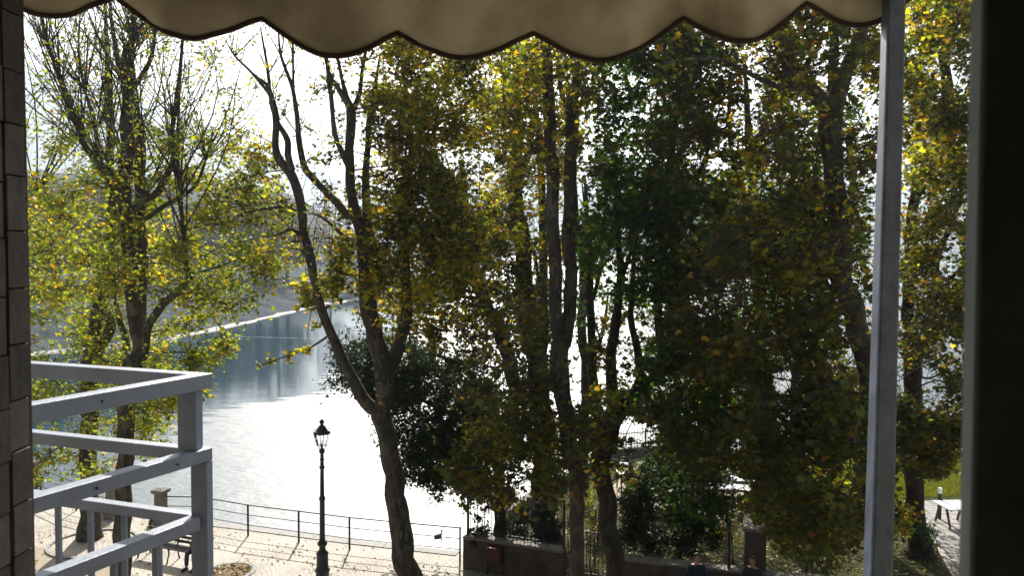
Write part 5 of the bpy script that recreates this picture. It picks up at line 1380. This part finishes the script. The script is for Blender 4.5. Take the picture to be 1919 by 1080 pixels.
for i, e in enumerate(edge):
    a = edge[max(i-1, 0)]; b = edge[min(i+1, len(edge)-1)]
    d = (b - a).normalized(); nrm = Vector((0, 1, 0)); up_ = nrm.cross(d).normalized()
    if up_.z < 0: up_ = -up_
    for (s1, s2) in ((-.0035, -.003), (-.0035, .003), (0.007, .003), (.007, -.003)):
        pv.append(e + up_ * s1 + nrm * s2)
for i in range(len(edge) - 1):
    for q in range(4): pf.append((i*4 + q, i*4 + (q+1) % 4, (i+1)*4 + (q+1) % 4, (i+1)*4 + q))
MB().add(pv, pf).build('piping', M['piping'], aw, smooth=True)
# front bar and sloping cloth up to the facade
tl = P(-335, -260, 1.87) - off; tr_ = P(1745, -260, 1.87) - off
zz = (tl.z + tr_.z) / 2
MB().tube([(tl.x, 0.0, zz + .02), (tr_.x, 0.0, zz + .02)], .028, 10).build('front_bar', M['galv'], aw, smooth=True)
cv = []; cf = []
for i in range(25):
    x = tl.x + (tr_.x - tl.x) * i / 24
    for j in range(9):
        t_ = j / 8; cv.append((x, -t_ * 1.50, zz + .05 + t_ * .62 - .03 * math.sin(math.pi * t_)))
for i in range(24):
    for j in range(8): cf.append((i*9 + j, (i+1)*9 + j, (i+1)*9 + j + 1, i*9 + j + 1))
cc = MB().add(cv, cf).build('canopy_cloth', M['cloth'], aw, smooth=True)
so = cc.modifiers.new('t', 'SOLIDIFY'); so.thickness = .0012
MB().beam(P(1676, -40, 1.88) - off, P(1642, 1190, 1.40) - off, .040, .036, up=(0, 1, 0)).build('support_pole', M['galv'], aw, bevel=.005)

# ------------------------------------------------------------------ white balcony railing of the neighbour
bc = P(372, 900, 2.6)
bal = empty('balcony_railing', (bc.x, bc.y, 8.2), 0, 'white metal balcony railing with a corner post at the lower left', 'railing')
bo = Vector((bc.x, bc.y, 8.2))
def Pz(px, z, Y):    # world point at given px / Y with z fixed
    q = P(px, 600, Y); return Vector((q.x, q.y, z))
zt = P(388, 715, 2.6).z; zm = P(388, 853, 2.6).z; zl = P(372, 975, 2.6).z
cor = Pz(375, 0, 2.6)
near = P(62, 790, 2.09); dirB = (Vector((near.x, near.y, 0)) - cor); dirB.normalize()
farp = P(62, 700, 2.84); dirA = (Vector((farp.x, farp.y, 0)) - cor); dirA.normalize()
def rail(name, dr, z, hgt, wd, start=0.0, L_=1.6):
    a = cor + dr * start + Vector((0, 0, z)); b = cor + dr * L_ + Vector((0, 0, z))
    MB().beam(a - bo, b - bo, wd, hgt).build(name, M['white_paint'], bal, bevel=.003)
HB = .048
for (sx_, sz_) in ((.38, zt), (.40, zm), (.12, zm), (.62, zt)):
    q = cor + dirB * sx_; nrm_ = Vector((-dirB.y, dirB.x, 0));
    if nrm_.y > 0: nrm_ = -nrm_
    for hs in (1, -1):
        c_ = q + nrm_ * .0262 * hs + Vector((0, 0, sz_)) - bo
        MB().box((c_.x - .003, c_.y - .003, c_.z - .003), (c_.x + .003, c_.y + .003, c_.z + .003)).build('screw', M['iron'], bal, bevel=.001)
rail('top_rail', dirB, zt, HB, .052, -.026, 1.2); rail('top_rail', dirA, zt, HB, .052, .027, 2.2)
rail('middle_rail', dirB, zm, .042, .046, -.024, 1.2); rail('middle_rail', dirA, zm, .040, .044, .026, 2.2)
rail('lower_rail', dirB, zl, .042, .046, .030, 1.2); rail('lower_rail', dirA, zl, .034, .040, .030, 2.2)
p1 = cor + (dirA + dirB) * .022
MB().box((p1.x - bo.x - .030, p1.y - bo.y - .028, zm + .0215 - bo.z), (p1.x - bo.x + .030, p1.y - bo.y + .028, zt - .0245 - bo.z)).build('upper_post', M['white_paint'], bal, bevel=.003)
MB().box((cor.x - bo.x - .026, cor.y - bo.y - .026, -.9), (cor.x - bo.x + .026, cor.y - bo.y + .026, zm - .0215 - bo.z)).build('corner_post', M['white_paint'], bal, bevel=.003)
for k in range(1, 13):
    q = cor + dirA * (.03 + k * .145)
    MB().box((q.x - bo.x - .008, q.y - bo.y - .008, -.9), (q.x - bo.x + .008, q.y - bo.y + .008, zl - .018 - bo.z)).build('baluster', M['white_paint'], bal)
for k in range(1, 7):
    q = cor + dirB * (.04 + k * .145)
    MB().box((q.x - bo.x - .008, q.y - bo.y - .008, -.9), (q.x - bo.x + .008, q.y - bo.y + .008, zl - .022 - bo.z)).build('baluster', M['white_paint'], bal)

bpy.context.view_layer.update()
print('LEAVES', sum(len(o.data.polygons) for o in bpy.data.objects if o.type=='MESH' and o.name.startswith('foliage')), 'TRIS')
